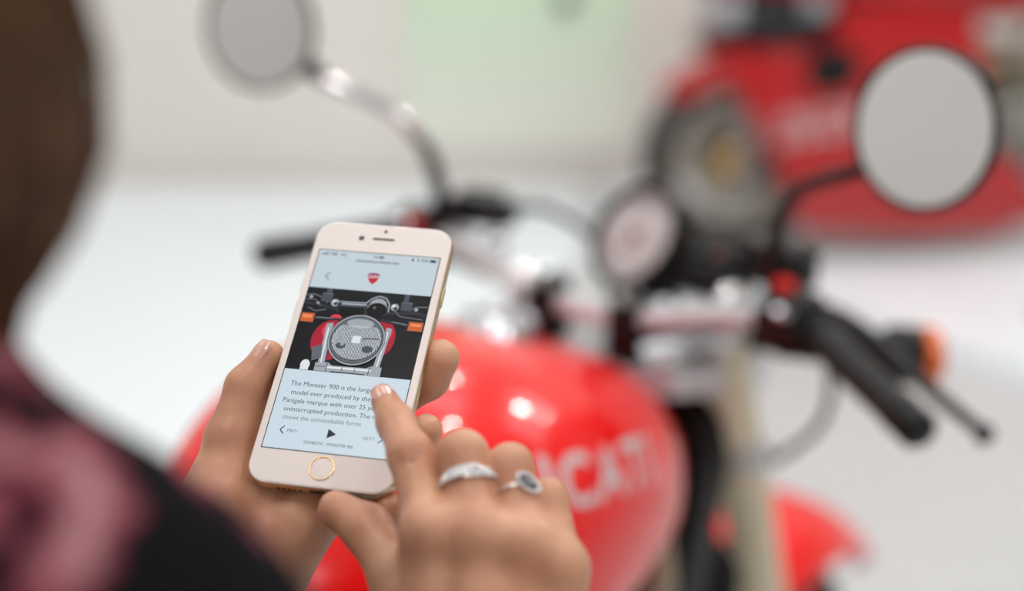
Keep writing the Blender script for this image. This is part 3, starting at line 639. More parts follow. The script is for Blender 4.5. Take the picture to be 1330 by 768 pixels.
items = [(E_blk, [R2(-29.2, -12.8, 29.2, 31)]),
 (Gb, [R2(-20, 28, -17.4, 31), R2(17.2, 27, 19.6, 31)]),
 # tank sides
 (Gr, [circ(-12.5, 3.6, 8.6, 40, 10.5), circ(11.0, 6.6, 6.6, 40, 9.5)]), (Gr2, [circ(-15.6, 8.5, 1.4, 20, 3.0), circ(14.8, 9.8, .9, 20, 2.6), circ(-12.3, 15.5, 2.6, 20, 1.8)]),
 # bars, levers, cables
 (Gd, ln([(-29.2, 22.5), (-22, 22), (-13, 20)], 1.7)+ln([(29.2, 20.5), (22, 21.5), (12, 20)], 1.7)),
 (Gm, ln([(-29.2, 26.5), (-26, 27.3), (-22, 26), (-18, 23)], .7)+ln([(-27, 20), (-23, 18.2), (-18, 19.5)], .6)+ln([(29.2, 25), (24, 24.6), (21, 23)], .7)+ln([(14, 22), (17, 19), (23, 18.5), (28, 18.2)], .6)+ln([(-29, 24.2), (-24.5, 24.4), (-21, 21)], .5)),
 (Gl, [circ(-14.6, 23.4, 2.0), circ(-26.7, 25.6, .9), circ(13.8, 23.6, 1.9), circ(24, 23.2, .9), circ(-22.6, 22.6, .7)]), (Gw, [circ(-15.0, 24.0, .8), circ(13.2, 24.2, .8)]), (Gd, [circ(-14.3, 23.0, .9), circ(14.2, 22.9, .9)]),
 (Gb, [R2(-21.6, 23.6, -16.4, 28.2), R2(16.6, 22.2, 21.8, 26.8)]), (Gm, [R2(-21.6, 27.6, -16.4, 28.2), R2(16.6, 26.2, 21.8, 26.8)]),
 # instruments
 (Gd, [[(-13.2, 18.5), (-13.2, 23.5), (-12, 24.6), (0, 25), (3, 28), (8.5, 28.4), (11.2, 25), (11.5, 19), (8, 17.5), (-9, 17.5)]]),
 (Gl, ln([(-12.6, 24.2), (0, 24.5), (2.6, 27.4), (5.6, 28.7), (8.8, 28), (11.0, 25), (11.4, 20.5)], .6)), (Gm, [[(-11.5, 22), (-11.5, 23.6), (.5, 24), (.5, 22.6)]]), (Gw, ln([(-11.2, 23.2), (.5, 23.5)], .35)),
 (Gl, [circ(5.8, 24.2, 3.9, 30, 3.2)]), (Gm, [R2(2.2, 21.5, 9.8, 24.2)]), (Gk, [circ(5.8, 21.2, 4.7, 36, 3.9), R2(-12, 17.5, 0, 21.5)]), (Gl, ringp(5.8, 21.2, 4.5, 4.85, 36, 20, 170)), (Gm, [circ(4.5, 22.4, .7, 16)]),
 # signals
 (Gd, ln([(-22, 14.3), (-10, 14.6)], 1.5)+ln([(22, 14.3), (9, 16)], 1.5)), (Gl, ln([(-21.6, 14.8), (-14, 15.0)], .25)+ln([(21.6, 14.9), (14, 15.8)], .25)),
 (Gd, [R2(-29.4, 11.6, -22, 17.2), R2(21.8, 11.4, 29.2, 17)]), (Go, [R2(-28.8, 12.1, -22.6, 16.7), R2(22.3, 11.9, 28.9, 16.5)]), (Go2, [R2(-28, 14.2, -23.6, 15.9), R2(23.4, 14.2, 28, 15.6)]),
 # forks
 (Gl, [[(-15.6, 12), (-12.6, 12.5), (-11.2, -12), (-14.6, -12)], [(12.6, 12.5), (15.2, 12), (13.6, -11.8), (10.6, -11.8)]]), (Gw, [[(-14.6, 10), (-13.9, 10), (-12.9, -12), (-13.6, -12)], [(13.4, 10), (14, 10), (12.6, -11), (12, -11)]]), (Gd, [[(-12.6, 10), (-12.2, 10), (-11, -12), (-11.5, -12)]]),
 (Gm, [[(-19.4, -1), (-15, 1), (-14, -6), (-18, -8)]]), (Gw, [circ(-20.4, -10.2, 2.2, 24, 2.7), [(-22.4, -12.8), (-18.4, -12.8), (-18.6, -9.5), (-22.2, -9.5)]]),
 (Gl, [[(-15.8, -12.8), (-15.8, -8.6), (-10, -8), (-8, -9.5), (8, -9.3), (10, -8), (15.0, -8.2), (15.2, -12.6), (14.6, -13.2), (-8, -12.8)]]), (Gw, [[(-10.5, -10), (-10.5, -11), (10.5, -10.8), (10.5, -9.8)]]), (Gd, ln([(-15.8, -10.5), (-10.4, -10.2)], .3)+ln([(-8, -12.6), (8, -12.6)], .5)+ln([(9.6, -8.2), (9.4, -12.6)], .35)+ln([(-10.2, -8.2), (-10.2, -12.6)], .35)+ln([(3, -10), (3, -12)], .3)+ln([(-3, -10), (-3, -12)], .3)),
 # headlight
 (Gk, [circ(hx, hy, hr+1.0, 64)]), (Gl, [circ(hx, hy, hr+.75, 64)]), (Gd, [circ(hx, hy, hr+.05, 64)]), (Gm, [circ(hx, hy, hr-.35, 64)]), (Gd, [circ(hx, hy-1, 10.9, 64, 9.8)]), (Gl, [circ(hx, hy+8.6, 6.4, 40, 2.4)]),
 (g((.86, .89, .92), 'rib grey'), lens_ribs), (Gd, cross_ribs), (Gb, [circ(hx-6.5, hy-3.6, 2.4, 24, 1.6), circ(hx+6.2, hy-4.5, 2.6, 24, 1.8)]), (Gl, [circ(hx-6, hy-2.8, .9), circ(hx+6.8, hy+4, 1.6, 20, .8), circ(hx-4, hy-6, 1.8, 20, .6)]), (Gk, ln([(hx+2.6, hy+.9), (hx+10.4, hy+1.2)], .55)), (Gl, ln([(hx+2.6, hy+1.7), (hx+10, hy+2)], .25)),
 (Gl, [circ(hx, hy+.2, 2.9, 24)]), (Gw, [[(hx-1.9, hy-1.8), (hx+1.9, hy-1.8), (hx+1.9, hy+1.9), (hx-1.9, hy+1.9)]])]
flat('motorcycle_picture', items, .10)
# page furniture
for nm, pl in (('back_arrow', ln([(-20.9, 39.6), (-22.9, 37.6), (-20.9, 35.6)], .35)), ('previous_arrow', ln([(-21.5, -41.1), (-23.3, -43), (-21.5, -44.9)], .5)), ('next_arrow', ln([(21.5, -41.1), (23.3, -43), (21.5, -44.9)], .5)),
               ('play_triangle', [[(-1.6, -45.1), (2.4, -42.8), (-1.6, -40.5)]]), ('location_icon', [[(16.0, 50.1), (16.3, 50.6), (16.6, 50.75), (16.9, 50.6), (17.2, 50.1), (16.6, 49)]]),
               ('bluetooth_icon', ln([(18.6, 50.7), (19.5, 49.8), (19.05, 49.3), (19.05, 50.9), (19.5, 50.4), (18.6, 49.5)], .16)), ('battery_outline', ln([(24.7, 49.1), (28.0, 49.1), (28.0, 50.8), (24.7, 50.8), (24.7, 49.1)], .12)), ('battery_charge', [R2(25.0, 49.35, 27.6, 50.55)])):
    flat(nm, [(E_ink, pl)], .12)
for i in range(5): flat('signal_bar', [(E_ink if i < 4 else E_grey, [R2(-28.0+i*.75, 49.3, -27.5+i*.75, 49.7+i*.28)])], .12)
sh = [(-2.9, 40.4), (-1.6, 41.1), (1.6, 41.1), (2.9, 40.5), (2.7, 38.3), (1.8, 36.4), (.2, 34.9), (-1.6, 36.6), (-2.7, 38.6)]
flat('page_logo', [(emis('logo crimson', (.76, .10, .22), SCR), [sh]), (E_bg2, ln([(-2.75, 38.5), (-.4, 38.6), (2.0, 38.9), (2.7, 39.4)], .45)), (emis('logo purple', (.52, .12, .38), SCR), [[(-2.8, 40.35), (-1.6, 41.0), (1.6, 41.0), (2.8, 40.45), (2.75, 39.9), (-2.8, 39.9)]])], .12)
def stext(body, x, y, size, m, name='page_text', align='LEFT', z=.14, offset=0, parent=None, sx=1):
    V, F = text_mesh(body, size*mm, align=align, offset=offset*mm)
    mb = MB(); mb.add([(v[0]*sx+x*mm, v[1]+y*mm, z*mm) for v in V], F); me = bpy.data.meshes.new(name); me.from_pydata(mb.v, [], mb.f)
    return link(name, me, scr, m, False)
stext('DUCATI', 0, 39.15, 1.35, Gw, 'page_logo_text', 'CENTER', .20, .02)
stext('TIM   4G', -23.8, 49.2, 2.2, E_grey, offset=.05); stext('11:40', 0, 49.2, 2.4, E_ink, align='CENTER', offset=.06)
stext('79%', 20.4, 49.2, 2.2, E_grey, offset=.05); stext('museumtour.ducati.com', 0, 46.7, 2.15, E_ink, align='CENTER', offset=.03)
for i, (t_, x, y) in enumerate([('The Monster 900 is the longest-lived', -24.5, -20.9), ('model ever produced by the Borgo', -23.2, -25.3), ('Panigale marque with over 25 years of', -25.9, -29.5), ('uninterrupted production. The range', -24.4, -33.7)]):
    stext(t_, x, y, 3.25, E_ink, offset=-.01, sx=.98)
stext('shows the unmistakable forms', -23.8, -37.7, 3.0, E_grey, sx=.98)
stext('PREV', -20.1, -43.9, 2.2, E_grey); stext('NEXT', 14.2, -43.9, 2.2, E_grey); stext('DOMESTIC - MONSTER 900', 0, -48.6, 2.0, E_ink, align='CENTER', sx=.92)
# home button, speaker, camera
hb = MB().lathe([(.0005, .05*mm), (5.0*mm, .05*mm), (5.2*mm, .02*mm)], (0, -59.4*mm, 0), (0, 0, 1), 48).build('home_button', M_face, phone)
MB().torus((0, -59.4*mm, .10*mm), (0, 0, 1), 5.35*mm, .34*mm, 64, 10, .5).build('button_ring', mat('gold ring', (.78, .62, .38), .22, 1), hb)
slot = [(x*mm, (y+60.2)*mm) for x, y in rrect(5.4, .55, .54, 5)]
MB().prism(slot, -.05*mm, .06*mm).build('earpiece', mat('earpiece mesh', (.12, .11, .11), .6), phone, False)
MB().lathe([(.0005, .06*mm), (1.35*mm, .06*mm), (1.4*mm, 0)], (-10.7*mm, 60.1*mm, 0), (0, 0, 1), 24).build('front_camera', mat('camera black', (.03, .03, .035), .1), phone)
MB().lathe([(.0005, .06*mm), (.85*mm, .06*mm), (.9*mm, 0)], (.2*mm, 64.7*mm, 0), (0, 0, 1), 20).build('light_sensor', mat('camera black', (.03, .03, .035), .1), phone)
MB().box((33.65*mm, 33*mm, -3.6*mm), (.8*mm, 10*mm, 2.6*mm), None, .35*mm, 2).build('power_button', M_gd, phone)
for y in (33, 20): MB().box((-33.65*mm, y*mm, -3.6*mm), (.8*mm, 9*mm, 2.6*mm), None, .35*mm, 2).build('volume_button', M_gd, phone)
for x in [-18, -15.5, -13, -10.5, -8, 8, 10.5, 13, 15.5, 18]: MB().lathe([(.0005, .1*mm), (.7*mm, .1*mm), (.75*mm, 0)], (x*mm, -68.9*mm, -3.6*mm), (0, -1, 0), 12).build('speaker_hole', mat('camera black', (.03, .03, .035), .1), phone)
MB().box((0, -68.95*mm, -3.6*mm), (7.5*mm, .3*mm, 2.2*mm), None, .1*mm).build('charging_port', mat('camera black', (.03, .03, .035), .1), phone)
MB().lathe([(.0005, .9*mm), (4.2*mm, .9*mm), (4.8*mm, 0)], (24*mm, 60*mm, -7.1*mm), (0, 0, -1), 28).build('rear_camera', mat('camera black', (.03, .03, .035), .1), phone)

#HANDS
# ================================================================ PERSON
person = empty('person', 'woman with brown hair in a dark flowered shirt tapping a phone', 'person', Matrix.Translation((-.22, .30, 0)))
def skin_mat():
    m = mat('skin', (.80, .58, .46), .42, sss=.22, bump=.12, bscale=900); nt = m.node_tree; b = nt.nodes['Principled BSDF']
    tc = nt.nodes.new('ShaderNodeTexCoord'); n = nt.nodes.new('ShaderNodeTexNoise'); n.inputs['Scale'].default_value = 38; n.inputs['Detail'].default_value = 4
    nt.links.new(tc.outputs['Object'], n.inputs['Vector']); r = nt.nodes.new('ShaderNodeValToRGB')
    r.color_ramp.elements[0].position = .35; r.color_ramp.elements[0].color = (*s2l((.75, .52, .40)), 1); r.color_ramp.elements[1].position = .66; r.color_ramp.elements[1].color = (*s2l((.83, .625, .50)), 1)
    nt.links.new(n.outputs['Fac'], r.inputs['Fac']); nt.links.new(r.outputs['Color'], b.inputs['Base Color']); return m
M_skin = skin_mat()
def hand(F, palm, fingers, extra=None, kp=.0065, kf=.004, kweb=.0045):
    P = F.new()
    for a, b, r1, r2 in palm: F.cone(P, a, b, r1, r2, kp)
    D = P.copy()
    for ch in fingers:
        G = F.new(); pts, rr = ch
        for i in range(len(pts)-1): F.cone(G, pts[i], pts[i+1], rr[i], rr[i+1], kf)
        D = np.minimum(D, smin(P, G, kweb))
    if extra: extra(D)
    return D
# ---- right hand (pointing)
rI = [un(560, 692, .556), un(533, 590, .573), un(514, 549, .590), un(500, 521, .6035)]
rM = [un(625, 700, .552), un(601, 592, .566), un(590, 622, .590), un(596, 655, .597)]
rR = [un(688, 712, .549), un(663, 606, .566), un(652, 632, .588), un(655, 665, .594)]
rP = [un(728, 738, .549), un(712, 648, .563), un(700, 662, .582), un(700, 690, .588)]
rT = [un(556, 840, .545), un(522, 752, .566), un(478, 688, .580), un(437, 661, .588)]
rW = un(622, 960, .525); rW2 = un(560, 960, .53); rW3 = un(690, 950, .53)
rElb = np.array([.03, .335, 1.02])
def r_extra(D):
    for c, r in ((un(560, 690, .548), .0085), (un(625, 692, .544), .0085), (un(689, 706, .541), .0080), (un(730, 736, .542), .007)): Fr.ell(D, c, (r, r, r), k=.012)
    v = -FW*.0086
    for (pa, pb, rr) in ((rI[0], rI[1], .0083), ):
        d = (rI[2]-rI[0]); d /= np.linalg.norm(d); s = np.cross(d, FW); s /= np.linalg.norm(s)
        for q in (-.0034, -.0008, .0020): c = rI[1]+d*q-FW*.0090; Fr.cone(D, c-s*.005, c+s*.005, .0003, .0003, .0016, True)
        for q in (-.001, .0014): c = rI[2]+d*q-FW*.0079; Fr.cone(D, c-s*.0045, c+s*.0045, .0002, .0002, .0013, True)
    # nail seat
lo = np.min([rI[3], rT[3], rW, rElb, rW3, rI[0]], 0)-.03; hi = np.max([rI[3], rP[0], rW3, rElb, rI[0], rT[3], rM[1]], 0)+.03
Fr = Field(lo, hi, .00125)
dn = lambda p: p-UP*.007+FW*.003
palmR = [(rI[0], rW2, .0112, .016), (rM[0], rW, .0112, .019), (rR[0], rW, .0106, .018), (rP[0], rW3, .0100, .016), (dn(rI[0]), dn(rM[0]), .0105, .0108), (dn(rM[0]), dn(rR[0]), .0108, .0102), (dn(rR[0]), dn(rP[0]), .0102, .0095),
         (rT[1], un(590, 870, .545), .0125, .017), (un(580, 790, .556), un(700, 800, .552), .0135, .012), (rW, rElb, .024, .031), (rW2, rW3, .018, .018)]
DR = hand(Fr, palmR, [(rI, [.0103, .0089, .0076, .0060]), (rM, [.0104, .0099, .0086, .0078]), (rR, [.0096, .0088, .0080, .0072]), (rP, [.0088, .0075, .0070, .0065]), (rT, [.0150, .0115, .0100, .0076])], r_extra)
RH = Fr.mesh(DR)
# ---- left hand (holding)
lT = [LP(292, 640, -20), LP(301, 572, -13), LP(320, 503, -6.5), LP(349, 462, -3.5)]
lI = [ph(-26, 4, -29), ph(8, 20, -27), ph(16, 36, -20), ph(20, 48, -15)]
lM = [ph(-18, -16, -32), ph(16, -8, -27), ph(31, -1, -19), ph(37, 5.5, -11)]
lR = [ph(-8, -36, -32), ph(20, -38, -29), ph(34, -35, -18), ph(38.5, -31, -10)]
lP = [ph(-2, -58, -29), ph(18, -66, -26), ph(28, -69, -18), ph(30, -69, -10)]
lW = LP(275, 800, -30); lWu = LP(312, 800, -40); lHy = LP(388, 680, -26); lTh = LP(272, 690, -17)
lElb = np.array([-.30, .44, 1.05])
lo = np.min([lT[3], lP[3], lW, lElb, lHy, lI[0], lTh, ph(45, 60, -40)], 0)-.035; hi = np.max([lT[3], lP[3], lW, lElb, lI[3], lM[3], ph(45, 60, 0)], 0)+.035
Fl = Field(lo, hi, .0014)
palmL = [(lI[0], lW, .0125, .018), (lM[0], lW, .0128, .02), (lR[0], lWu, .0128, .018), (lP[0], lHy, .0125, .0150), (lHy, lWu, .0155, .020), (lT[0], lTh, .0175, .0215), (lTh, lW, .0215, .025),
         (lI[0], lM[0], .012, .012), (lM[0], lR[0], .012, .012), (lR[0], lP[0], .012, .012), (lT[1], lI[0], .009, .011), (lT[0], lM[0], .012, .012), (lW, lWu, .022, .020), (lW, lElb, .026, .032), (LP(360, 680, -30), LP(300, 740, -28), .016, .02)]
DL = hand(Fl, palmL, [(lT, [.0170, .0118, .0092, .0071]), (lI, [.0105, .0092, .0082, .007]), (lM, [.0108, .0098, .0094, .0088]), (lR, [.0105, .0092, .0082, .0070]), (lP, [.0098, .0080, .0072, .0062])], None)
LH = Fl.mesh(DL)
# ---- head, neck, trunk, arms, legs on a coarser grid
face = Vector((.30, .95, 0)).normalized(); fx = np.array(face); rx = np.array([face.y, -face.x, 0]); uz = np.array([0, 0, 1.])
HD = np.array([-.186, .345, 1.57])
def hp(r, f, u): return HD+rx*r+fx*f+uz*u
Hrot = [[rx[i], fx[i], uz[i]] for i in range(3)]
Fh = Field(HD-.16, HD+np.array([.16, .18, .16]), .0035); DH = Fh.new()
Fh.ell(DH, hp(0, -.012, .03), (.073, .092, .085), Hrot, .01); Fh.ell(DH, hp(0, .025, -.03), (.058, .066, .082), Hrot, .03); Fh.ell(DH, hp(0, .062, -.088), (.022, .02, .018), Hrot, .025)
Fh.cone(DH, hp(0, .082, .008), hp(0, .100, -.028), .007, .011, .012); Fh.cone(DH, hp(-.012, .09, -.032), hp(.012, .09, -.032), .007, .007, .008)
Fh.cone(DH, hp(-.018, .082, -.055), hp(.018, .082, -.055), .006, .006, .005); Fh.cone(DH, hp(-.015, .082, -.066), hp(.015, .082, -.066), .007, .007, .005)
for s in (-1, 1):
    Fh.ell(DH, hp(s*.03, .088, .006), (.017, .012, .012), Hrot, .01, True); Fh.ell(DH, hp(s*.074, -.01, -.005), (.008, .017, .030), Hrot, .006); Fh.cone(DH, hp(s*.018, .084, .024), hp(s*.044, .074, .022), .005, .004, .014)
Fh.cone(DH, hp(0, -.025, -.06), hp(0, -.04, -.19), .05, .052, .02)
HDm = Fh.mesh(DH)
Fb = Field((-.62, -.12, -.02), (.28, .66, 1.56), .009); DB = Fb.new()
neck = HD+np.array([-.022, -.035, -.135]); SR = np.array([-.112, .275, 1.338]); SL = np.array([-.395, .385, 1.335]); ch = np.array([-.215, .305, 1.20]); wa = np.array([-.205, .265, 1.03]); hip = np.array([-.17, .225, .90])
hR = hip+rx*.08; hL = hip-rx*.08
Fb.cone(DB, neck+uz*.06, neck-uz*.03, .048, .055, .02); Fb.cone(DB, SR, SL, .045, .045, .05); Fb.ell(DB, ch, (.15, .10, .17), Hrot, .05); Fb.ell(DB, wa, (.12, .088, .16), Hrot, .05); Fb.ell(DB, hip, (.155, .11, .12), Hrot, .05)
for sh_, el in ((SR, rElb), (SL, lElb)): Fb.cone(DB, sh_, el, .046, .034, .03)
Fb.cone(DB, rElb, rW+(rElb-rW)*.5, .033, .028, .02); Fb.cone(DB, lElb, lW+(lElb-lW)*.4, .033, .029, .02)
fR = np.array([-.05, .10, .08]); fL = np.array([-.185, .235, .08])
for h_, f_ in ((hR, fR), (hL, fL)):
    kn = (h_+f_)/2+fx*.02; Fb.cone(DB, h_, kn, .078, .052, .03); Fb.cone(DB, kn, f_, .052, .036, .02); Fb.cone(DB, f_-uz*.03, f_+fx*.15-uz*.045, .035, .028, .02)
body = link('body', np_mesh('body', [Fb.mesh(DB), HDm, RH, LH]), None, M_skin)
def child(o):
    bpy.context.view_layer.update(); o.parent = person; o.matrix_parent_inverse = person.matrix_world.inverted(); return o
bpy.context.view_layer.update(); child(body)
# ---- fingernails
M_nail = mat('fingernail', (.86, .64, .57), .16, coat=.6, spec=.6)
def nail(base, tip, upv, r, name, L=.011, wd=.0052, off=.0):
    """curved plate on the back of a fingertip"""
    b = np.array(base); t = np.array(tip); d = t-b; d /= np.linalg.norm(d); u = np.array(upv, float); u -= d*(u@d); u /= np.linalg.norm(u); s = np.cross(d, u)
    V = []; F = []; n, m_ = 10, 9
    for lay in (0, 1):
        for i in range(n):
            v = -1+2*i/(n-1); ww = wd*(1-.55*max(0, v-.2)**2 if v > 0 else 1-.28*v*v)
            for k_ in range(m_):
                q = (-1+2*k_/(m_-1)); x = q*ww; an = x/r
                R_ = r+.0003-lay*.0009-.0012*max(0, v)**2*(1)
                V.append(t+d*(v*L/2+off)+s*R_*math.sin(an)+u*R_*math.cos(an))
    for i in range(n-1):
        for k_ in range(m_-1): a = i*m_+k_; F.append((a, a+1, a+m_+1, a+m_)); a += n*m_; F.append((a, a+m_, a+m_+1, a+1))
    return child(MB().add(V, F).build(name, M_nail, None, True, 60))
nail(rI[2], rI[3], -FW+UP*.35, .0061, 'fingernail', .0095, .0048, .001)
nail(lT[2], lT[3], -FW*.55+UP*.75-XX*.45, .0073, 'fingernail', .0120, .0060, -.001)
nail(rT[2], rT[3], -XX*.2-UP*.6-FW*.3, .0077, 'fingernail', .011, .0058, .0)
# ---- eyes
for s in (-1, 1):
    e = MB().lathe([(.0005, .012)]+[(.012*math.sin(a), .012*math.cos(a)) for a in np.linspace(.1, PI-.1, 14)]+[(.0005, -.012)], hp(s*.03, .0665, .005), fx, 20).build('eye', mat('eye white', (.9, .88, .86), .1), None)
    child(e); ir = MB().lathe([(.0005, .0126), (.0055, .0115), (.0056, .0108)], hp(s*.03, .0665, .005), fx, 20).build('iris', mat('brown iris', (.2, .11, .06), .1), None); ir.parent = e
# ---- clothes
def shirt_mat():
    m = mat('dark flowered cloth', (.05, .045, .06), .9, spec=.1, bump=.3, bscale=500); nt = m.node_tree; b = nt.nodes['Principled BSDF']
    tc = nt.nodes.new('ShaderNodeTexCoord'); v = nt.nodes.new('ShaderNodeTexVoronoi'); v.inputs['Scale'].default_value = 31; nz = nt.nodes.new('ShaderNodeTexNoise'); nz.inputs['Scale'].default_value = 30
    mx = nt.nodes.new('ShaderNodeMix'); mx.data_type = 'VECTOR'; mx.inputs['Factor'].default_value = .06
    nt.links.new(tc.outputs['Object'], nz.inputs['Vector']); nt.links.new(tc.outputs['Object'], mx.inputs[4]); nt.links.new(nz.outputs['Color'], mx.inputs[5]); nt.links.new(mx.outputs[1], v.inputs['Vector'])
    r = nt.nodes.new('ShaderNodeValToRGB'); e = r.color_ramp.elements; e[0].position = 0; e[0].color = (*s2l((.80, .64, .64)), 1); e[1].position = .55; e[1].color = (*s2l((.055, .05, .065)), 1)
    q = e.new(.30); q.color = (*s2l((.55, .24, .30)), 1); q = e.new(.42); q.color = (*s2l((.12, .09, .12)), 1)
    nt.links.new(v.outputs['Distance'], r.inputs['Fac']); nt.links.new(r.outputs['Color'], b.inputs['Base Color']); return m
Fs = Field((-.66, -.08, .74), (.30, .70, 1.56), .008); DS = Fs.new()
Fs.cone(DS, neck+uz*.0, neck-uz*.03, .062, .066, .02); Fs.cone(DS, SR, SL, .058, .058, .05); Fs.cone(DS, neck-uz*.02, SR, .058, .056, .04); Fs.cone(DS, neck-uz*.02, SL, .058, .056, .04)
Fs.ell(DS, ch, (.165, .115, .18), Hrot, .05); Fs.ell(DS, wa, (.135, .103, .17), Hrot, .05); Fs.ell(DS, hip+uz*.03, (.17, .125, .11), Hrot, .05)
for sh_, el, wr, fr in ((SR, rElb, rW, .62), (SL, lElb, lW, .90)):
    Fs.cone(DS, sh_, el, .060, .050, .03); Fs.cone(DS, el, el+(wr-el)*fr, .050, .040, .02)
# folds
rs = np.random.RandomState(3)
for i in range(26):
    a = rs.uniform(0, 2*PI); zz = rs.uniform(-.16, .10); q = math.sqrt(max(0, 1-(zz/.18)**2)); c = ch+rx*(.158*q*math.cos(a))+fx*(.108*q*math.sin(a))+uz*zz
    d = rs.normal(size=3)*np.array([.006, .006, .03]); Fs.cone(DS, c-d, c+d, .007, .005, .014)
child(link('shirt', np_mesh('shirt', [Fs.mesh(DS)]), None, shirt_mat()))
Ft = Field((-.5, -.12, .02), (.2, .56, 1.05), .009); DT = Ft.new(); Ft.ell(DT, hip, (.166, .122, .12), Hrot, .04)
for h_, f_ in ((hR, fR), (hL, fL)):
    kn = (h_+f_)/2+fx*.02; Ft.cone(DT, h_, kn, .088, .062, .03); Ft.cone(DT, kn, f_+uz*.02, .062, .048, .02)
child(link('trousers', np_mesh('trousers', [Ft.mesh(DT)]), None, mat('dark denim', (.10, .12, .17), .8, noise=.2, nscale=90)))
for f_ in (fR, fL):
    Fk = Field(f_-np.array([.12, .16, .09]), f_+np.array([.16, .24, .09]), .006); DK = Fk.new(); c0 = np.array([f_[0], f_[1], .045])
    Fk.cone(DK, c0-fx*.02+uz*.02, c0+fx*.15-uz*.005, .042, .036, .03); Fk.cone(DK, c0+uz*.02, c0+uz*.05, .042, .046, .02)
    v, q = Fk.mesh(DK); v[:, 2] = np.maximum(v[:, 2], .002); child(link('shoe', np_mesh('shoe', [(v, q)]), None, mat('white canvas shoe', (.8, .8, .78), .7)))
# ---- hair: shaped mass plus strands
M_hair = mat('brown hair', (.38, .26, .17), .5, noise=.35, nscale=60)
Fg = Field(HD-np.array([.2, .2, .34]), HD+np.array([.2, .2, .17]), .005); DG = Fg.new()
Fg.ell(DG, hp(0, -.022, .04), (.090, .102, .092), Hrot, .02); Fg.ell(DG, hp(0, .075, -.03), (.055, .06, .09), Hrot, .02, True)
for s in (-1, 1):
    Fg.cone(DG, hp(s*.062, -.02, .02), hp(s*.055, -.015, -.09), .036, .036, .03); Fg.cone(DG, hp(s*.055, -.015, -.09), hp(s*.027, -.015, -.15), .036, .030, .02); Fg.cone(DG, hp(s*.027, -.015, -.15), hp(s*.022, -.01, -.25), .030, .014, .02)
Fg.cone(DG, hp(0, -.06, .0), hp(0, -.085, -.20), .07, .045, .03); Fg.cone(DG, hp(0, -.085, -.20), hp(0, -.09, -.30), .045, .018, .03)
hm = Fg.mesh(DG); hair = child(link('hair', np_mesh('hair', [hm]), None, M_hair))
hv = hm[0]; mbs = MB(); pick = rs.choice(len(hv), 900, replace=False); bh = BVHTree.FromPolygons([Vector(v) for v in hv], [tuple(map(int, q)) for q in hm[1]])
for i in pick:
    p = Vector(hv[i]); pts = []; wob = Vector((rs.normal()*.004, rs.normal()*.004, 0))
    if (np.array(p)-HD)@fx > .075: continue
    for k_ in range(6):
        co, nn, _, _ = bh.find_nearest(p); pts.append(tuple(co+nn*(.001+.0018*rs.rand()+.0006*k_))); t = Vector((0, 0, -1)); t = (t-nn*t.dot(nn)); t = t.normalized() if t.length > .05 else Vector((rx[0]*.5, rx[1]*.5, -.5)); p = co+t*.022+wob*.3
    mbs.tube(pts, [.0009, .0013, .0013, .0012, .001, .0003], 4, smooth=False, caps=False)
st_ = mbs.build('hair_strands', M_hair, None); st_.parent = hair; tag(st_, kind='stuff')

# ================================================================ RINGS
RBV = BVHTree.FromPolygons([Vector(v) for v in RH[0]], [tuple(map(int, q)) for q in RH[1]])
def fit(c, u, s_):
    A = np.linspace(-1.7, 1.7, 35); ds = []
    for a in A:
        h = RBV.ray_cast(Vector(c), Vector(u*math.cos(a)+s_*math.sin(a)), .03); ds.append(h[3] if h[0] is not None else np.nan)
    ds = np.array(ds); med = np.nanmedian(ds[9:26]); ds = np.where(np.isnan(ds), med, ds); ds = np.minimum(ds, med*1.08)
    co = np.polyfit(A, ds, 4); lo_ = np.polyval(co, -1.5); hi_ = np.polyval(co, 1.5)
    def R_(a):
        a = (a+PI) % (2*PI)-PI
        if abs(a) <= 1.5: return float(np.polyval(co, a))
        t = (a-1.5)/(2*PI-3.0) if a > 0 else (a+2*PI-1.5)/(2*PI-3.0); return float(hi_*(1-t)+lo_*t)
    return R_
M_silver = mat('white gold', (.88, .86, .83), .24, .9)
M_gem = mat('clear gem', (.90, .90, .92), .12, .0, coat=1, spec=1.0)
def axes(a, b, ref):
    d = b-a; d = d/np.linalg.norm(d); u = ref-d*(ref@d); u /= np.linalg.norm(u); return d, u, np.cross(d, u)
def gem(mb, c, n_, r):
    mb.lathe([(.00001, r*.55), (r*.6, r*.5), (r, r*.05), (r*.4, -r*.5)], c, n_, 8)
# band with small stones, on the middle finger
c0 = rM[1]+(rM[0]-rM[1])*.37; d, u, s_ = axes(rM[1], rM[0], -FW); d = d*math.cos(.30)+u*math.sin(.30)+s_*.10*(1 if s_@XX < 0 else -1); d /= np.linalg.norm(d); u = u-d*(u@d); u /= np.linalg.norm(u); s_ = np.cross(d, u); rf = fit(c0, u, s_); sg_ = 1 if s_@XX > 0 else -1
ring = empty('ring', 'silver band set with rows of small clear stones on the middle finger', 'ring', Matrix.Translation(Vector(c0)))
ringm = Matrix.Translation(Vector(c0)).inverted()
def rb(mb, name, m, par, sm=True): 
    mb.xf(lambda p: p-c0); o = mb.build(name, m, par, sm); return o
N = 64; V = []; F = []; pr_ = [(-1, 0), (-1, .5), (-.6, .9), (.6, .9), (1, .5), (1, 0), (.5, -.2), (-.5, -.2)]
for i in range(N):
    a = 2*PI*i/N; top = max(0, math.cos(a)); hw = .0012+.0018*top**2; hh = .0010+.0005*top
    rad = u*math.cos(a)+s_*math.sin(a); rr = rf(a)+.0001
    for x, y in pr_: V.append(c0+d*x*hw+rad*(rr+y*hh))
K_ = len(pr_)
for i in range(N):
    for k_ in range(K_): F.append((i*K_+k_, i*K_+(k_+1) % K_, ((i+1) % N)*K_+(k_+1) % K_, ((i+1) % N)*K_+k_))
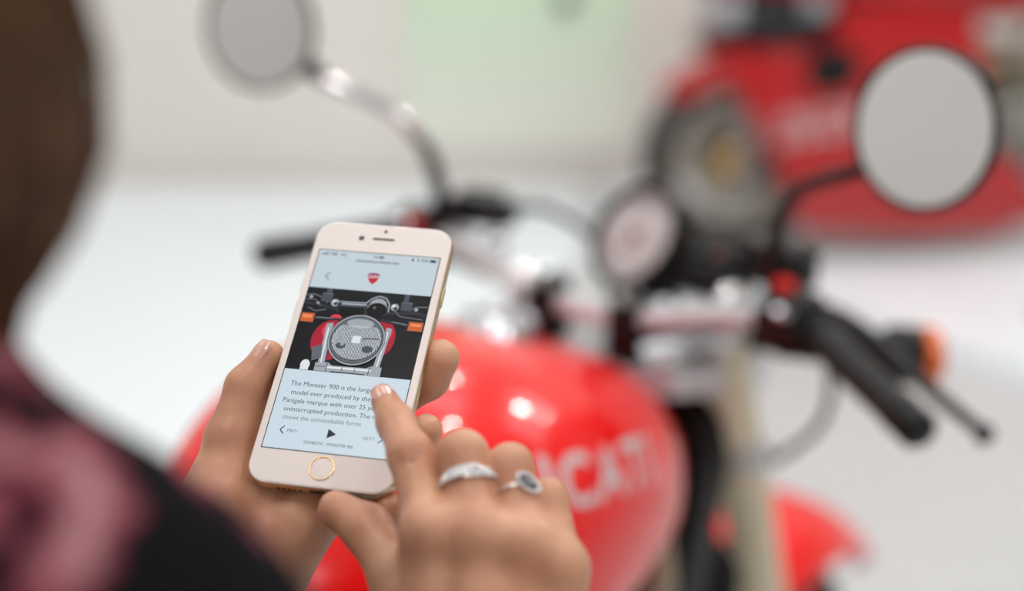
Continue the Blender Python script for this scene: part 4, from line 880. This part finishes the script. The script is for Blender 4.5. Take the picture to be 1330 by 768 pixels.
rb(MB().add(V, F), 'band', M_silver, ring)
pv = MB()
for i in range(-13, 14):
    a = i*.112
    for q in (-.0017, 0, .0017):
        if abs(i) > 8 and q != 0: continue
        if i*sg_ in (2, 3, 4, 5) and q <= 0: continue
        rad = u*math.cos(a)+s_*math.sin(a); rr = rf(a); gem(pv, c0+d*q*(1 if abs(i) < 6 else .7)+rad*(rr+.0014), rad, .00085)
tag(rb(pv, 'small_stones', M_gem, ring, False), kind='stuff')
for (a, q, r) in ((.22, .0004, .00135), (.47, .0013, .0012), (.42, -.0009, .0009), (.62, .0001, .0009), (.30, .0021, .0009)):
    rad = u*math.cos(a)+s_*math.sin(a)*sg_; rr = rf(a*sg_); gm = MB(); gem(gm, c0+d*(-q)+rad*(rr+.0019), rad, r); rb(gm, 'gemstone', M_gem, ring, False)
# thin ring with a dark stone in a halo, on the ring finger
c1 = rR[1]+(rR[0]-rR[1])*.34; d, u, s_ = axes(rR[1], rR[0], -FW)
ring2 = empty('ring', 'thin silver ring with a dark stone in a pointed halo on the ring finger', 'ring', Matrix.Translation(Vector(c1)))
c0 = c1; rf = fit(c1, u, s_)
LL = [c1+(u*math.cos(a)+s_*math.sin(a))*(rf(a)+.0004) for a in np.linspace(0, 2*PI, 64, endpoint=False)]
V = []; F = []
for i, p in enumerate(LL):
    rad = p-c1; rad /= np.linalg.norm(rad)
    for k_ in range(10): b_ = 2*PI*k_/10; V.append(p+(rad*math.cos(b_)*.8+d*math.sin(b_))*.0009)
for i in range(64):
    for k_ in range(10): F.append((i*10+k_, i*10+(k_+1) % 10, ((i+1) % 64)*10+(k_+1) % 10, ((i+1) % 64)*10+k_))
rb(MB().add(V, F), 'band', M_silver, ring2)
an = .58
sgn = 1 if s_@XX > 0 else -1; r2_ = rf(an*sgn)
rad = u*math.cos(an)+s_*sgn*math.sin(an); tg = np.cross(d, rad); tg = tg if tg@XX > 0 else -tg; ct = c1+rad*(r2_+.0012); hd = tg*.75+d*.66; hd /= np.linalg.norm(hd); hw_ = np.cross(rad, hd)
mar = lambda t, L, W: (L*math.cos(t), W*math.sin(t)*abs(math.sin(t))**.35)
hp_ = [ct+hd*mar(t, .0052, .0031)[0]+hw_*mar(t, .0052, .0031)[1] for t in np.linspace(0, 2*PI, 28, endpoint=False)]
rb(MB().tube(hp_+[hp_[0]], .0006, 8, smooth=False, caps=False), 'halo', M_silver, ring2)
pv = MB()
for p in hp_[::1]: gem(pv, p+rad*.0004, rad, .00068)
tag(rb(pv, 'small_stones', M_gem, ring2, False), kind='stuff')
gm = MB(); pts = [mar(t, .0040, .0022) for t in np.linspace(0, 2*PI, 20, endpoint=False)]
V = [ct+hd*x+hw_*y for x, y in pts]+[ct+hd*x*.55+hw_*y*.55+rad*.001 for x, y in pts]; n = 20
gm.add(V, [tuple(range(n))[::-1], tuple(range(n, 2*n))]+[(i, (i+1) % n, n+(i+1) % n, n+i) for i in range(n)])
rb(gm, 'dark_stone', mat('dark violet stone', (.16, .10, .14), .05, coat=1), ring2, False)
